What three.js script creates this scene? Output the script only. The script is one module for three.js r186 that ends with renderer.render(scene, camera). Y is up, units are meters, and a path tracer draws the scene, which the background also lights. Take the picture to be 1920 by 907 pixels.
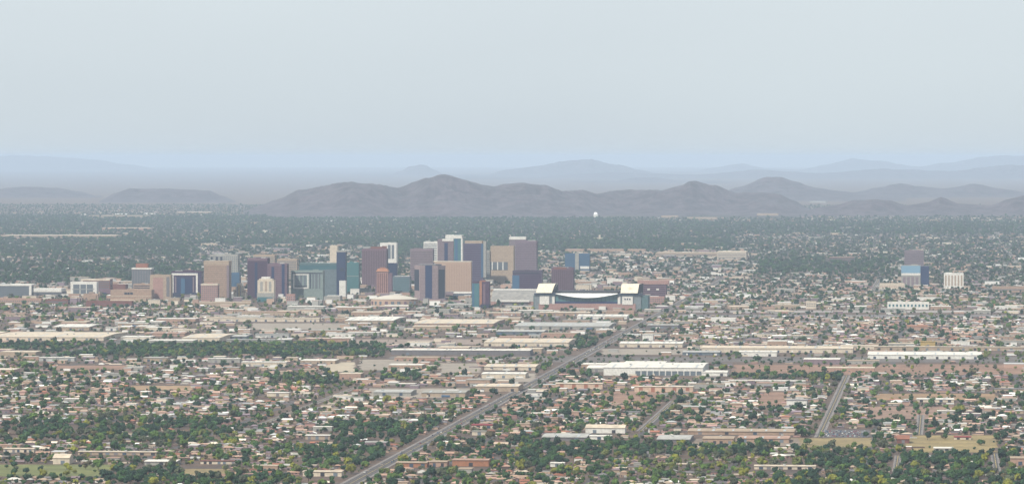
import * as THREE from 'three';
import { mergeGeometries } from 'three/addons/utils/BufferGeometryUtils.js';

// ───────────────────────── camera, sky, sun, air, exposure ─────────────────────────
// Streets run along -Z (north); the lens looks a little west of north from a hill 380 m above the valley floor.
const EYE = 380, FOCAL = 8150, HORIZON = 294, CX = 960, CY = 453.5;       // FOCAL and the rows are in pixels of the 1920 x 907 photograph
const YAW = Math.atan(0.1), PITCH = Math.atan((CY - HORIZON) / FOCAL);
const scene = new THREE.Scene();
const camera = new THREE.PerspectiveCamera(2 * Math.atan(CY / FOCAL) * 180 / Math.PI, 1920 / 907, 1, 250000);
camera.position.set(0, EYE, 0);
camera.rotation.order = 'YXZ';
camera.rotation.set(-PITCH, YAW, 0);
scene.add(camera);

const renderer = new THREE.WebGLRenderer({ antialias: true });
renderer.toneMapping = THREE.LinearToneMapping;
renderer.toneMappingExposure = 1.32;
renderer.shadowMap.enabled = true;

const sun = new THREE.DirectionalLight(new THREE.Color(1, 0.94, 0.82), 5);
{
  const az = 217 * Math.PI / 180, el = 47 * Math.PI / 180;                 // afternoon sun in the south-west
  sun.position.set(Math.sin(az) * Math.cos(el), Math.sin(el), -Math.cos(az) * Math.cos(el)).multiplyScalar(30000);
  sun.position.add(new THREE.Vector3(-1100, 0, -11000));
  sun.target.position.set(-1100, 0, -11000);
  sun.castShadow = true; sun.shadow.radius = 2;
  Object.assign(sun.shadow.camera, { left: -9000, right: 9000, top: 18000, bottom: -18000, near: 100, far: 80000 });
  sun.shadow.mapSize.set(4096, 4096);
  scene.add(sun, sun.target);
}
scene.fog = new THREE.FogExp2(new THREE.Color(0.665, 0.80, 1.0), 1.95e-5);

// seeded numbers and noise
let seed = 12345;
const rnd = () => { seed |= 0; seed = seed + 0x6D2B79F5 | 0; let t = Math.imul(seed ^ seed >>> 15, 1 | seed); t = t + Math.imul(t ^ t >>> 7, 61 | t) ^ t; return ((t ^ t >>> 14) >>> 0) / 4294967296; };
const rr = (a, b) => a + (b - a) * rnd();
const pick = (a) => a[Math.floor(rnd() * a.length)];
const hash = (x, y, s = 0) => { let h = Math.imul(x | 0, 374761393) + Math.imul(y | 0, 668265263) + Math.imul(s | 0, 974634721) | 0; h = Math.imul(h ^ h >>> 13, 1274126177); return ((h ^ h >>> 16) >>> 0) / 4294967296; };
const sm = (t) => t * t * (3 - 2 * t), lerp = (a, b, t) => a + (b - a) * t, clamp = (x, a = 0, b = 1) => Math.min(b, Math.max(a, x));
const noise = (x, y, s = 0, per = 0) => {
  const ix = Math.floor(x), iy = Math.floor(y), fx = sm(x - ix), fy = sm(y - iy), w = (v) => per ? ((v % per) + per) % per : v;
  return lerp(lerp(hash(w(ix), w(iy), s), hash(w(ix + 1), w(iy), s), fx), lerp(hash(w(ix), w(iy + 1), s), hash(w(ix + 1), w(iy + 1), s), fx), fy);
};
const fbm = (x, y, o = 4, s = 0, per = 0) => { let v = 0, a = 0.5, n = 0; for (let i = 0; i < o; i++) { v += a * noise(x, y, s + i, per); n += a; x *= 2; y *= 2; per *= 2; a *= 0.5; } return v / n; };

// the sky: thin high overcast, milky at the horizon, a little bluer overhead
{
  const W = 1024, H = 512, data = new Float32Array(W * H * 4);
  for (let j = 0; j < H; j++) {
    const el = (j + 0.5) / H * Math.PI - Math.PI / 2, up = clamp(el / (Math.PI / 2));
    for (let i = 0; i < W; i++) {
      const veil = fbm(i / 20, el * 60, 4, 31) - 0.5;                       // streaks of thin cloud
      const t = Math.pow(up, 0.75), low = clamp(el / 0.04), mid = clamp((el - 0.04) / 0.26), k = (j * W + i) * 4, f = 1 + 0.13 * veil;
      data[k] = lerp(0.46, lerp(0.515, lerp(0.69, 0.47, t), mid), low) * f; data[k + 1] = lerp(0.515, lerp(0.57, lerp(0.71, 0.54, t), mid), low) * f; data[k + 2] = lerp(0.55, lerp(0.60, lerp(0.70, 0.61, t), mid), low) * (1 + 0.10 * veil); data[k + 3] = 1;
    }
  }
  const t = new THREE.DataTexture(data, W, H, THREE.RGBAFormat, THREE.FloatType);
  t.mapping = THREE.EquirectangularReflectionMapping; t.magFilter = t.minFilter = THREE.LinearFilter; t.needsUpdate = true;
  scene.background = t; scene.environment = t;
}

// ───────────────────────── photo pixels to places ─────────────────────────
const Fw = new THREE.Vector3(-Math.sin(YAW), 0, -Math.cos(YAW)), Rt = new THREE.Vector3(Math.cos(YAW), 0, -Math.sin(YAW)), Y = new THREE.Vector3(0, 1, 0);
const Fp = Fw.clone().multiplyScalar(Math.cos(PITCH)).addScaledVector(Y, -Math.sin(PITCH)), Up = Y.clone().multiplyScalar(Math.cos(PITCH)).addScaledVector(Fw, Math.sin(PITCH));
const ray = (x, y) => Fp.clone().addScaledVector(Rt, (x - CX) / FOCAL).addScaledVector(Up, -(y - CY) / FOCAL);
const ground = (x, y) => { const r = ray(x, y), t = -EYE / r.y; return { X: r.x * t, Z: r.z * t, D: Math.hypot(r.x, r.z) * t }; };   // where the line of sight meets the valley floor
const onFace = (x, y, Z) => { const r = ray(x, y), t = Z / r.z; return { X: r.x * t, Y: EYE + r.y * t }; };                             // ... and a south wall at that Z
const project = (X, Yh, Z) => { const v = new THREE.Vector3(X, Yh - EYE, Z), d = v.dot(Fp); return { x: CX + FOCAL * v.dot(Rt) / d, y: CY - FOCAL * v.dot(Up) / d, D: d }; };

// ───────────────────────── materials ─────────────────────────
function tex(n, fn, metres) {
  const d = new Uint8Array(n * n * 4);
  for (let j = 0; j < n; j++) for (let i = 0; i < n; i++) { const c = fn(i, j, n), k = (j * n + i) * 4; for (let q = 0; q < 3; q++) d[k + q] = clamp(c[q], 0, 1) * 255; d[k + 3] = 255; }
  const t = new THREE.DataTexture(d, n, n, THREE.RGBAFormat);
  t.colorSpace = THREE.SRGBColorSpace; t.wrapS = t.wrapT = THREE.RepeatWrapping; t.magFilter = t.minFilter = THREE.LinearFilter; t.generateMipmaps = false;
  t.repeat.set(1 / metres, 1 / metres); t.needsUpdate = true;
  return t;
}
const grime = tex(512, (i, j, n) => { const v = 0.80 + 0.2 * fbm(i / 32, j / 32, 5, 3, 16) + 0.10 * (fbm(i / 8, j / 64, 3, 9, 8) - 0.5); return [v, v * 0.995, v * 0.985]; }, 40);
const roofStain = tex(512, (i, j, n) => { const p = fbm(i / 64, j / 64, 5, 17, 8), s = hash(i >> 2, j >> 2, 5) > 0.985 ? -0.12 : 0; const v = 0.72 + 0.36 * p + s; return [v, v * 0.985, v * 0.96]; }, 60);
const soilMap = tex(1024, (i, j, n) => {
  const a = fbm(i / 64, j / 64, 5, 40, 16), b = fbm(i / 16, j / 16, 4, 50, 64), c = hash(i >> 1, j >> 1, 7), g = fbm(i / 128, j / 128, 3, 60, 8);
  let r = 0.60 + 0.22 * (a - 0.5) + 0.16 * (b - 0.5), gg = 0.545 + 0.20 * (a - 0.5) + 0.15 * (b - 0.5), bb = 0.50 + 0.17 * (a - 0.5) + 0.14 * (b - 0.5);
  if (g > 0.56) { r -= 0.06; gg -= 0.05; bb -= 0.03; }
  if (c > 0.90) { r *= 0.62; gg *= 0.68; bb *= 0.62; } else if (c < 0.06) { r += 0.14; gg += 0.14; bb += 0.13; }      // scrub and pale gravel
  return [r, gg, bb];
}, 700);
const dirtMap = tex(512, (i, j, n) => { const a = fbm(i / 64, j / 64, 5, 70, 8), b = fbm(i / 10, j / 10, 3, 77, 51.2 | 0), c = hash(i >> 1, j >> 1, 8); let v = 0.86 + 0.3 * (a - 0.5) + 0.2 * (b - 0.5); if (c > 0.95) v *= 0.72; return [v, v, v]; }, 260);
const rockMap = tex(512, (i, j, n) => { const a = fbm(i / 32, j / 32, 5, 120, 16), b = fbm(i / 8, j / 8, 3, 130, 64), v = 0.8 + 0.9 * (a - 0.5) + 0.5 * (b - 0.5); return [v, v * 0.98, v * 0.97]; }, 900);
const asphaltMap = tex(512, (i, j, n) => { const a = fbm(i / 64, j / 64, 5, 90, 8), v = 0.84 + 0.26 * (a - 0.5) + 0.08 * (hash(i, j, 4) - 0.5); return [v, v, v * 1.01]; }, 120);

const mats = new Map();
function M(c, o = {}) {                                                    // a matt procedural material; c is a linear colour
  const key = [...c, o.rough, o.metal, o.map === null ? 'none' : o.map?.uuid, o.vc].join();
  if (!mats.has(key)) {
    const m = new THREE.MeshStandardMaterial({ roughness: o.rough ?? 0.9, metalness: o.metal ?? 0, map: o.map === undefined ? grime : o.map, vertexColors: !!o.vc, side: THREE.DoubleSide });
    m.color.setRGB(c[0], c[1], c[2]);
    mats.set(key, m);
  }
  return mats.get(key);
}
const C = {                                                                // base colours, linear
  white: [0.62, 0.612, 0.59], cream: [0.52, 0.455, 0.375], tan: [0.315, 0.222, 0.168], sand: [0.335, 0.262, 0.20], pink: [0.31, 0.185, 0.165], brick: [0.160, 0.066, 0.054], rust: [0.235, 0.095, 0.06], salmon: [0.34, 0.222, 0.175],
  mauve: [0.145, 0.088, 0.118], plum: [0.055, 0.022, 0.055], brown: [0.085, 0.055, 0.050], grey: [0.135, 0.128, 0.140], lilac: [0.185, 0.14, 0.165], pale: [0.280, 0.276, 0.260], teal: [0.07, 0.13, 0.14], sage: [0.174, 0.222, 0.215],
  navy: [0.014, 0.020, 0.054], slate: [0.034, 0.054, 0.087], steel: [0.107, 0.134, 0.162], dark: [0.023, 0.023, 0.030], yellow: [0.370, 0.269, 0.101], orange: [0.309, 0.141, 0.081], silver: [0.351, 0.359, 0.359], green: [0.054, 0.121, 0.087], blue: [0.047, 0.101, 0.195], red: [0.222, 0.030, 0.040],
};
const glass = (c) => M(c, { rough: 0.22, metal: 0.35, map: null });
const G = { dark: glass([0.035, 0.045, 0.065]), blue: glass([0.05, 0.12, 0.21]), teal: glass([0.06, 0.16, 0.18]), navy: glass([0.025, 0.04, 0.10]), plum: glass([0.06, 0.03, 0.07]), sky: glass([0.20, 0.34, 0.46]), smoke: glass([0.13, 0.15, 0.17]) };
const wallOf = (k) => typeof k === 'string' ? M(C[k]) : k, roofOf = (k) => typeof k === 'string' ? M(C[k], { map: roofStain }) : k;

// ───────────────────────── shapes ─────────────────────────
function quads(list) {                                                     // list of [a, b, c, d] corners, counter-clockwise seen from outside; uv in metres
  const p = [], n = [], u = [], e1 = new THREE.Vector3(), e2 = new THREE.Vector3(), nn = new THREE.Vector3();
  for (const q of list) {
    e1.set(q[1][0] - q[0][0], q[1][1] - q[0][1], q[1][2] - q[0][2]); e2.set(q[2][0] - q[0][0], q[2][1] - q[0][1], q[2][2] - q[0][2]); nn.crossVectors(e1, e2).normalize();
    const ax = Math.abs(nn.x), ay = Math.abs(nn.y), az = Math.abs(nn.z), uv = (v) => ay > ax && ay > az ? [v[0], v[2]] : ax > az ? [v[2], v[1]] : [v[0], v[1]];
    for (const k of q.length === 3 ? [0, 1, 2] : [0, 1, 2, 0, 2, 3]) { p.push(...q[k]); n.push(nn.x, nn.y, nn.z); u.push(...uv(q[k])); }
  }
  const g = new THREE.BufferGeometry();
  g.setAttribute('position', new THREE.Float32BufferAttribute(p, 3)); g.setAttribute('normal', new THREE.Float32BufferAttribute(n, 3)); g.setAttribute('uv', new THREE.Float32BufferAttribute(u, 2));
  return g;
}
const boxQ = (x0, x1, y0, y1, z0, z1) => {                                 // z0 < z1; the south face is at z1
  const a = [x0, y0, z1], b = [x1, y0, z1], c = [x1, y1, z1], d = [x0, y1, z1], e = [x0, y0, z0], f = [x1, y0, z0], g = [x1, y1, z0], h = [x0, y1, z0];
  return [[a, b, c, d], [b, f, g, c], [f, e, h, g], [e, a, d, h], [d, c, g, h], [e, f, b, a]];
};
const box = (...a) => quads(boxQ(...a));
const prismQ = (pts, y0, y1) => {                                          // pts [x, z] round a plan, counter-clockwise on a map with north up
  const q = [], n = pts.length;
  for (let i = 0; i < n; i++) { const a = pts[i], b = pts[(i + 1) % n]; q.push([[a[0], y0, a[1]], [b[0], y0, b[1]], [b[0], y1, b[1]], [a[0], y1, a[1]]]); }
  for (let i = 1; i < n - 1; i++) q.push([[pts[0][0], y1, pts[0][1]], [pts[i][0], y1, pts[i][1]], [pts[i + 1][0], y1, pts[i + 1][1]]]);
  return q;
};
const names = new Map();
const numbered = (n) => { const k = names.get(n) ?? 0; names.set(n, k + 1); return k ? n + '_' + String(k).padStart(3, '0') : n; };
function mesh(name, geo, material, parent, kind) {
  const m = new THREE.Mesh(geo, material); m.name = parent ? name : numbered(name); m.castShadow = m.receiveShadow = true;
  if (kind) m.userData.kind = kind;
  (parent ?? scene).add(m);
  return m;
}
function thing(name, label, category, X = 0, Z = 0, group) {
  const g = new THREE.Group(); g.name = numbered(name); g.position.set(X, 0, Z); g.userData = { label, category }; if (group) g.userData.group = group;
  scene.add(g);
  return g;
}
const structure = (name, geo, material, label) => { const m = mesh(name, geo, material); m.userData = { kind: 'structure', label }; return m; };

// ───────────────────────── the valley floor ─────────────────────────
{
  const X0 = -60000, X1 = 18000, Z0 = -160000, Z1 = 3000, S = 430, nx = Math.round((X1 - X0) / S), nz = Math.round((Z1 - Z0) / S);
  const p = [], u = [], c = [], idx = [];
  for (let j = 0; j <= nz; j++) for (let i = 0; i <= nx; i++) {
    const X = X0 + i * (X1 - X0) / nx, Z = Z0 + j * (Z1 - Z0) / nz, v = 0.86 + 0.28 * fbm(X / 900, Z / 1300, 4, 5), w = fbm(X / 500 + 9, Z / 700, 3, 15) - 0.5;
    p.push(X, 0, Z); u.push(X, Z);
    const lush = Z < -29000 ? 0 : clamp((-Z - 12500) / 2500) * clamp(fbm(X / 700, Z / 1100, 4, 25) * 3.2 - 0.6);        // watered gardens and lawns north of the centre
    c.push(lerp(v * (1 + 0.10 * w), 0.17, lush), lerp(v, 0.26, lush), lerp(v * (1 - 0.10 * w), 0.13, lush));
    if (i < nx && j < nz) { const a = j * (nx + 1) + i, b = a + 1, d = a + nx + 1, e = d + 1; idx.push(a, d, b, b, d, e); }
  }
  const g = new THREE.BufferGeometry();
  g.setAttribute('position', new THREE.Float32BufferAttribute(p, 3)); g.setAttribute('uv', new THREE.Float32BufferAttribute(u, 2)); g.setAttribute('color', new THREE.Float32BufferAttribute(c, 3)); g.setIndex(idx); g.computeVertexNormals();
  structure('ground', g, M([0.245, 0.185, 0.148], { map: soilMap, vc: true, rough: 1 }), 'dry tan valley floor under the city');
}

// land use: rectangles in photo pixels, tested on the ground point. Fields stay free of houses and trees.
const fields = [], keepOut = [];
let sheet = 0;
function field(name, label, x0, x1, y0, y1, color, map = dirtMap, trees = 0) {
  const pts = [], n = 14, cs = [[x0, y1], [x1, y1], [x1, y0], [x0, y0]].map(([x, y]) => ground(x, y));
  for (let k = 0; k < 4; k++) { const a = cs[k], b = cs[(k + 1) % 4], L = Math.hypot(b.X - a.X, b.Z - a.Z), jit = Math.min(7, L * 0.02); for (let i = 0; i < n; i++) { const t = i / n; pts.push(new THREE.Vector2(lerp(a.X, b.X, t) + rr(-jit, jit), -(lerp(a.Z, b.Z, t) + rr(-jit, jit)))); } }
  const g = new THREE.ShapeGeometry(new THREE.Shape(pts)); g.rotateX(-Math.PI / 2); g.translate(0, 0.05 + 0.006 * sheet++, 0);
  structure(name, g, M(color, { map, rough: 1 }), label);
  fields.push({ x0: x0 - 1, x1: x1 + 1, y0: y0 - 1, y1: y1 + Math.max(1.5, 0.12 * (y1 - y0)), trees, label });
}
const SOIL = [0.25, 0.145, 0.098], PALE = [0.30, 0.255, 0.205], STRAW = [0.25, 0.19, 0.085], LOT = [0.11, 0.105, 0.11];
field('dirt_field', 'wide orange bare dirt field beyond the big white warehouse', 1375, 1925, 683, 702, SOIL, dirtMap, 0.35);
field('dirt_field', 'long reddish dirt lot among houses with pale rows around', 1130, 1240, 733, 756, SOIL, dirtMap, 0.4);
field('dirt_field', 'thin orange dirt strip between small houses', 243, 362, 723, 731, [0.32, 0.21, 0.12]);
field('dirt_field', 'orange bare strip along the edge of the dry river wood', 100, 235, 685, 693, SOIL);
field('dirt_field', 'salmon bare ground beside the long cream warehouse', -10, 60, 634, 642, [0.38, 0.25, 0.19]);
field('dirt_field', 'tan dirt strip at the end of the river wood', -10, 70, 660, 666, SOIL);
field('dirt_field', 'orange dirt lot beside the row of young trees', 1640, 1870, 738, 750, [0.28, 0.175, 0.095], dirtMap, 0.35);
field('dirt_field', 'pink dirt lot with a few round trees', 1630, 1800, 762, 785, [0.27, 0.17, 0.125], dirtMap, 0.55);
field('dirt_field', 'small orange dirt lot between houses beside the wide side street', 1428, 1475, 735, 762, SOIL, dirtMap, 0.4);
field('dry_grass_field', 'yellow dry grass school field with bare patches', 1484, 1635, 821, 838, STRAW, dirtMap, 0.05);
field('dry_grass_field', 'yellow grass playing field beside the red barn', 1705, 1868, 816, 848, [0.26, 0.195, 0.08], dirtMap, 0.12);
field('dry_grass_field', 'straw coloured field behind the riverside tree clump', 343, 432, 879, 893, STRAW, dirtMap, 0.05);
field('grass_field', 'mown green grass park with scattered dark trees', -10, 205, 871, 893, [0.14, 0.155, 0.045], dirtMap, 0.30);
field('parking_lot', 'pale paved yard with rows of parked trucks', 675, 775, 674, 694, PALE, asphaltMap, 0.08);
field('parking_lot', 'pale gravel yard dotted with stored vehicles', 826, 900, 681, 699, PALE, asphaltMap, 0.06);
field('parking_lot', 'beige paved yard between two long cream warehouses', 470, 648, 606, 618, PALE, asphaltMap, 0.04);
field('parking_lot', 'pinkish beige storage yard behind the long grey shed', 665, 905, 636, 646, [0.28, 0.215, 0.175], asphaltMap, 0.06);
field('parking_lot', 'beige paved yard beside the wide road bridge', 1128, 1290, 654, 665, PALE, asphaltMap, 0.05);
field('parking_lot', 'grey car park full of cars beside the yellow school field', 1535, 1632, 806, 820, LOT, asphaltMap, 0.03);
field('parking_lot', 'pale yard in front of the terraced white buildings', 905, 1005, 700, 716, PALE, asphaltMap, 0.02);
field('parking_lot', 'pale yard of sheds beside the wide road', 690, 880, 728, 746, PALE, asphaltMap, 0.08);
field('parking_lot', 'square pale yard with a white wall', 606, 665, 679, 697, [0.44, 0.37, 0.27], asphaltMap, 0.02);
field('freeway', 'pale freeway bank crossing the east of the city', 1260, 1925, 582, 586, [0.30, 0.27, 0.25], asphaltMap, 0.25);
field('rail_yard', 'long grey rail yard beyond the cream warehouses', 1270, 1925, 590, 594, [0.17, 0.15, 0.15], asphaltMap, 0.3);
field('dry_riverbed', 'grey stony dry riverbed strip with scattered scrub', 1000, 1925, 669, 679, [0.13, 0.112, 0.105], dirtMap, 0.5);
field('dry_riverbed', 'stony dry riverbed strip beside the river wood', 730, 1090, 668, 673, [0.145, 0.125, 0.115], dirtMap, 0.5);
field('school_yard', 'pale bare yard beside the brown school', 1290, 1500, 822, 836, [0.24, 0.185, 0.145], dirtMap, 0.05);

// ───────────────────────── streets ─────────────────────────
const roads = [];                                                          // strips that nothing is built on: { X, w, z0, z1 }
const ROAD = M([0.070, 0.063, 0.063], { map: asphaltMap, rough: 0.95 }), WALK = M([0.23, 0.20, 0.185], { map: asphaltMap, rough: 1 }), PAINT = M([0.5, 0.49, 0.45], { map: null }), YELLOW = M([0.62, 0.45, 0.12], { map: null });
function street(name, label, anchor, yNear, yFar, w, walk = 2.5) {
  const a = ground(...anchor), z1 = ground(anchor[0], yNear).Z, z0 = ground(anchor[0], yFar).Z, lift = 0.26;
  const g = new THREE.Group(); g.name = numbered(name); g.userData = { kind: 'structure', label }; g.position.set(a.X, 0, 0); scene.add(g);
  mesh('carriageway', box(-w / 2, w / 2, 0.02, lift, z0, z1), ROAD, g);
  for (const s of [-1, 1]) mesh('sidewalk', box(...(s < 0 ? [-w / 2 - walk, -w / 2 - 0.01] : [w / 2 + 0.01, w / 2 + walk]), 0.02, lift + 0.14, z0, z1), WALK, g);
  for (const s of [-0.15, 0.15]) mesh('centre_line', box(s - 0.08, s + 0.08, lift + 0.01, lift + 0.02, z0, z1), YELLOW, g);
  const q = [];
  if (w > 15) for (const s of [-w / 4, w / 4]) for (let z = z1; z > Math.max(z0, z1 - 3500); z -= 12) q.push(...boxQ(s - 0.08, s + 0.08, lift + 0.01, lift + 0.02, z - 3, z));
  if (q.length) mesh('lane_dashes', quads(q), PAINT, g, 'stuff');
  for (const s of [-1, 1]) mesh('edge_line', box(s * (w / 2 - 0.6) - 0.08, s * (w / 2 - 0.6) + 0.08, lift + 0.01, lift + 0.02, z0, z1), PAINT, g);
  roads.push({ X: a.X, w: w + 2 * walk, z0, z1, label });
  return a.X;
}
const MAIN_X = street('avenue', 'wide grey avenue running straight past the ballpark to the hills', [800, 828], 935, 425, 17, 3);
street('side_street', 'broad side street with pale sidewalks ending at the school field', [1561, 765], 820, 704, 8, 2.5);
street('side_street', 'narrow street climbing between small houses and trees', [1230, 782], 808, 752, 7, 2);
street('side_street', 'short grey street ending at the playing field', [1726, 798], 815, 778, 7, 2);
street('side_street', 'short street running into the tree belt', [1683, 868], 884, 854, 6, 1.5);
street('side_street', 'short street between a pale house and the tree belt', [1868, 866], 884, 850, 7, 1.5);
street('side_street', 'street among the pale houses west of the avenue', [560, 768], 800, 725, 7, 2);
street('road_bridge', 'road crossing the river wood on a low bank', [192, 647], 672, 622, 26, 4);
street('avenue', 'long straight avenue fading towards the eastern hills', [1893, 470], 530, 418, 16, 4);
street('avenue', 'straight avenue passing the blue glass office block', [1662, 500], 545, 440, 10, 3);
const onRoad = (X, Z, r = 0) => roads.some((k) => Z < k.z1 && Z > k.z0 && Math.abs(X - k.X) < k.w / 2 + (Z < -13500 ? -11 : Z < -8600 ? Math.min(r, 3) - 1 : r));   // far off, trees and roofs crowd the verges

// neighbourhood streets: east-west every 76 m, north-south every 160-240 m
const ROW = 76, zRow = (Z) => ((Z % ROW) + ROW) % ROW;
const crossX = []; for (let x = -2300; x < 700;) { crossX.push(x); x += rr(150, 230); }
{
  const q = [], w = 4.2;
  for (let Z = -4750; Z > -10400; Z -= ROW) { const a = -Z * 0.235, zc = Math.round(Z / ROW) * ROW; q.push([[-a, 0.03, zc + w], [170 - Z * 0.022, 0.03, zc + w], [170 - Z * 0.022, 0.03, zc - w], [-a, 0.03, zc - w]]); }
  for (const X of crossX) { const zn = -4750, zf = Math.max(-10400, -10400); q.push([[X - w, 0.04, zn], [X + w, 0.04, zn], [X + w, 0.04, zf], [X - w, 0.04, zf]]); }
  const m = mesh('neighbourhood_street_grid', quads(q), ROAD); m.userData = { kind: 'structure', label: 'grid of narrow asphalt streets between the houses' };
}

// ───────────────────────── hills ─────────────────────────
const ROCK = [0.064, 0.048, 0.058];
function ridge(name, label, prof, D, half, rough = 1) {
  const x0 = prof[0][0], x1 = prof[prof.length - 1][0], at = (x) => { for (let i = 1; i < prof.length; i++) if (x <= prof[i][0]) { const t = (x - prof[i - 1][0]) / (prof[i][0] - prof[i - 1][0]); return lerp(prof[i - 1][1], prof[i][1], t * 0.5 + sm(t) * 0.5); } return prof[prof.length - 1][1]; };
  const step = D / FOCAL, nu = Math.min(560, Math.round((x1 - x0) / 1.6)), nv = 72, p = [], uv = [], idx = [], s = D * 0.01 | 0;
  for (let j = 0; j <= nv; j++) for (let i = 0; i <= nu; i++) {
    const x = lerp(x0, x1, i / nu), v = j / nv * 2 - 1, lat = (x - CX) * step, dz = v * half;
    const wob = (noise(lat / 900, 3, s) - 0.5) * half * 0.5 + (noise(lat / 350, 7, s) - 0.5) * half * 0.2;                        // the crest wanders back and forth
    const cr = EYE - D * (at(x) - HORIZON) / FOCAL, top = Math.max(0, cr + (noise(lat / 160, 1, s) - 0.5) * 0.09 * cr * rough + (noise(lat / 60, 2, s) - 0.5) * 0.05 * cr * rough);
    const t = clamp(Math.abs(dz - wob) / (half - Math.abs(wob))), spur = 1 - Math.abs(2 * fbm(lat / 520 + dz / 2600, dz / 900, 4, s + 5) - 1);
    const fall = Math.pow(1 - t, half > 3000 && D < 34000 ? 2.1 : 1.25) * (0.62 + 0.38 * Math.min(1, 1 - t * 3 + 1.2 * spur)) , gul = (fbm(lat / 180, dz / 260, 4, s + 9) - 0.5) * 0.75 * Math.min(1, t * 5) * (1 - t);
    const h = t >= 1 ? -6 : Math.max(-6, top * (fall + gul) - (t > 0.97 ? 4 : 0)), P = new THREE.Vector3().addScaledVector(Fw, D + dz).addScaledVector(Rt, lat * (D + dz) / D);
    p.push(P.x, h, P.z);
    uv.push(lat, dz);
    if (i < nu && j < nv) { const a = j * (nu + 1) + i, b = a + 1, d = a + nu + 1, e = d + 1; idx.push(a, b, d, b, e, d); }
  }
  const geo = new THREE.BufferGeometry();
  geo.setAttribute('position', new THREE.Float32BufferAttribute(p, 3)); geo.setAttribute('uv', new THREE.Float32BufferAttribute(uv, 2)); geo.setIndex(idx); geo.computeVertexNormals();
  structure(name, geo, M(ROCK, { map: rockMap, rough: 1 }), label);
}
ridge('mountain', 'long brown desert mountain with several rounded peaks behind the city', [[455, 398], [480, 388], [520, 373], [560, 358], [610, 346], [660, 342], [710, 344], [745, 350], [775, 341], [800, 333], [835, 328], [870, 337], [905, 345], [940, 344], [985, 339], [1020, 345], [1055, 357], [1090, 356], [1120, 363], [1160, 357], [1195, 355], [1240, 358], [1270, 349], [1300, 338], [1340, 346], [1380, 361], [1405, 359], [1460, 366], [1490, 378], [1515, 392], [1530, 402]], 29300, 2500);
ridge('hill', 'low brown hills with three small peaks east of the long mountain', [[1500, 398], [1540, 387], [1570, 383], [1600, 376], [1640, 374], [1670, 376], [1700, 385], [1740, 380], [1765, 369], [1800, 382], [1860, 385], [1890, 375], [1925, 366], [1960, 372], [2020, 395]], 28800, 1200);
ridge('mountain', 'pointed hazy mountain behind the east end of the long mountain', [[1350, 365], [1380, 352], [1405, 344], [1440, 332], [1465, 333], [1490, 341], [1530, 351], [1580, 358], [1640, 366], [1700, 372]], 39000, 1800);
ridge('mountain', 'broad hazy ridge with two low peaks in the east', [[1560, 372], [1600, 360], [1650, 350], [1690, 343], [1720, 349], [1770, 353], [1830, 345], [1880, 354], [1930, 361], [2000, 372]], 42000, 1800);
ridge('mountain', 'hazy flat-topped mountain far behind the long mountain', [[850, 345], [900, 331], [950, 318], [1000, 311], [1060, 302], [1110, 299], [1160, 308], [1200, 318], [1250, 330], [1320, 345]], 88000, 4500);
ridge('mountain', 'faint small peak far behind the highest summit', [[680, 350], [720, 334], [750, 321], [770, 311], [795, 308], [815, 318], [850, 336], [900, 350]], 90000, 3600);
ridge('mountain', 'hazy low ridge behind the saddle of the long mountain', [[1070, 360], [1110, 347], [1150, 340], [1190, 333], [1230, 332], [1270, 338], [1320, 350], [1370, 362]], 66000, 3000);
ridge('mountain', 'very faint range on the northern skyline', [[1220, 345], [1280, 326], [1340, 314], [1390, 306], [1440, 316], [1500, 318], [1560, 306], [1600, 297], [1650, 301], [1720, 312], [1790, 303], [1850, 293], [1900, 290], [1960, 294], [2050, 330]], 110000, 4500);
ridge('mountain', 'long faint ridge line behind the eastern mountains', [[800, 352], [900, 340], [1000, 332], [1150, 322], [1300, 328], [1420, 318], [1540, 324], [1660, 316], [1780, 320], [1900, 308], [2050, 325]], 78000, 3600);
ridge('hill', 'low flat-topped hazy hill west of the long mountain', [[185, 376], [215, 362], [240, 354], [300, 354], [350, 355], [392, 357], [415, 367], [440, 376]], 37000, 1100);
ridge('hill', 'faint low hill near the western edge of the plain', [[-60, 366], [-10, 354], [40, 350], [100, 352], [150, 359], [190, 370]], 41500, 1400);
ridge('mountain', 'very faint high range rising beyond the western plain', [[-300, 302], [-150, 295], [-40, 291], [40, 291], [110, 294], [170, 298], [240, 308], [320, 320], [400, 335]], 125000, 4500);
ridge('mountain', 'faint hazy ridge across the western plain', [[-80, 340], [0, 330], [60, 326], [130, 331], [220, 343], [330, 336], [430, 330], [520, 324], [600, 326], [690, 336], [760, 350]], 104000, 4000);

// ───────────────────────── landmark buildings ─────────────────────────
const landmarks = [];                                                      // { X, Z, x0, x1, z0, z1, phrase }
function claim(x0, x1, z0, z1, south, phrase) { keepOut.push({ x0: x0 - 4, x1: x1 + 4, z0: z0 - 4, z1: z1 + south }); if (phrase) landmarks.push({ X: (x0 + x1) / 2, Z: z1, r: (x1 - x0) / 2, phrase }); }
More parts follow.
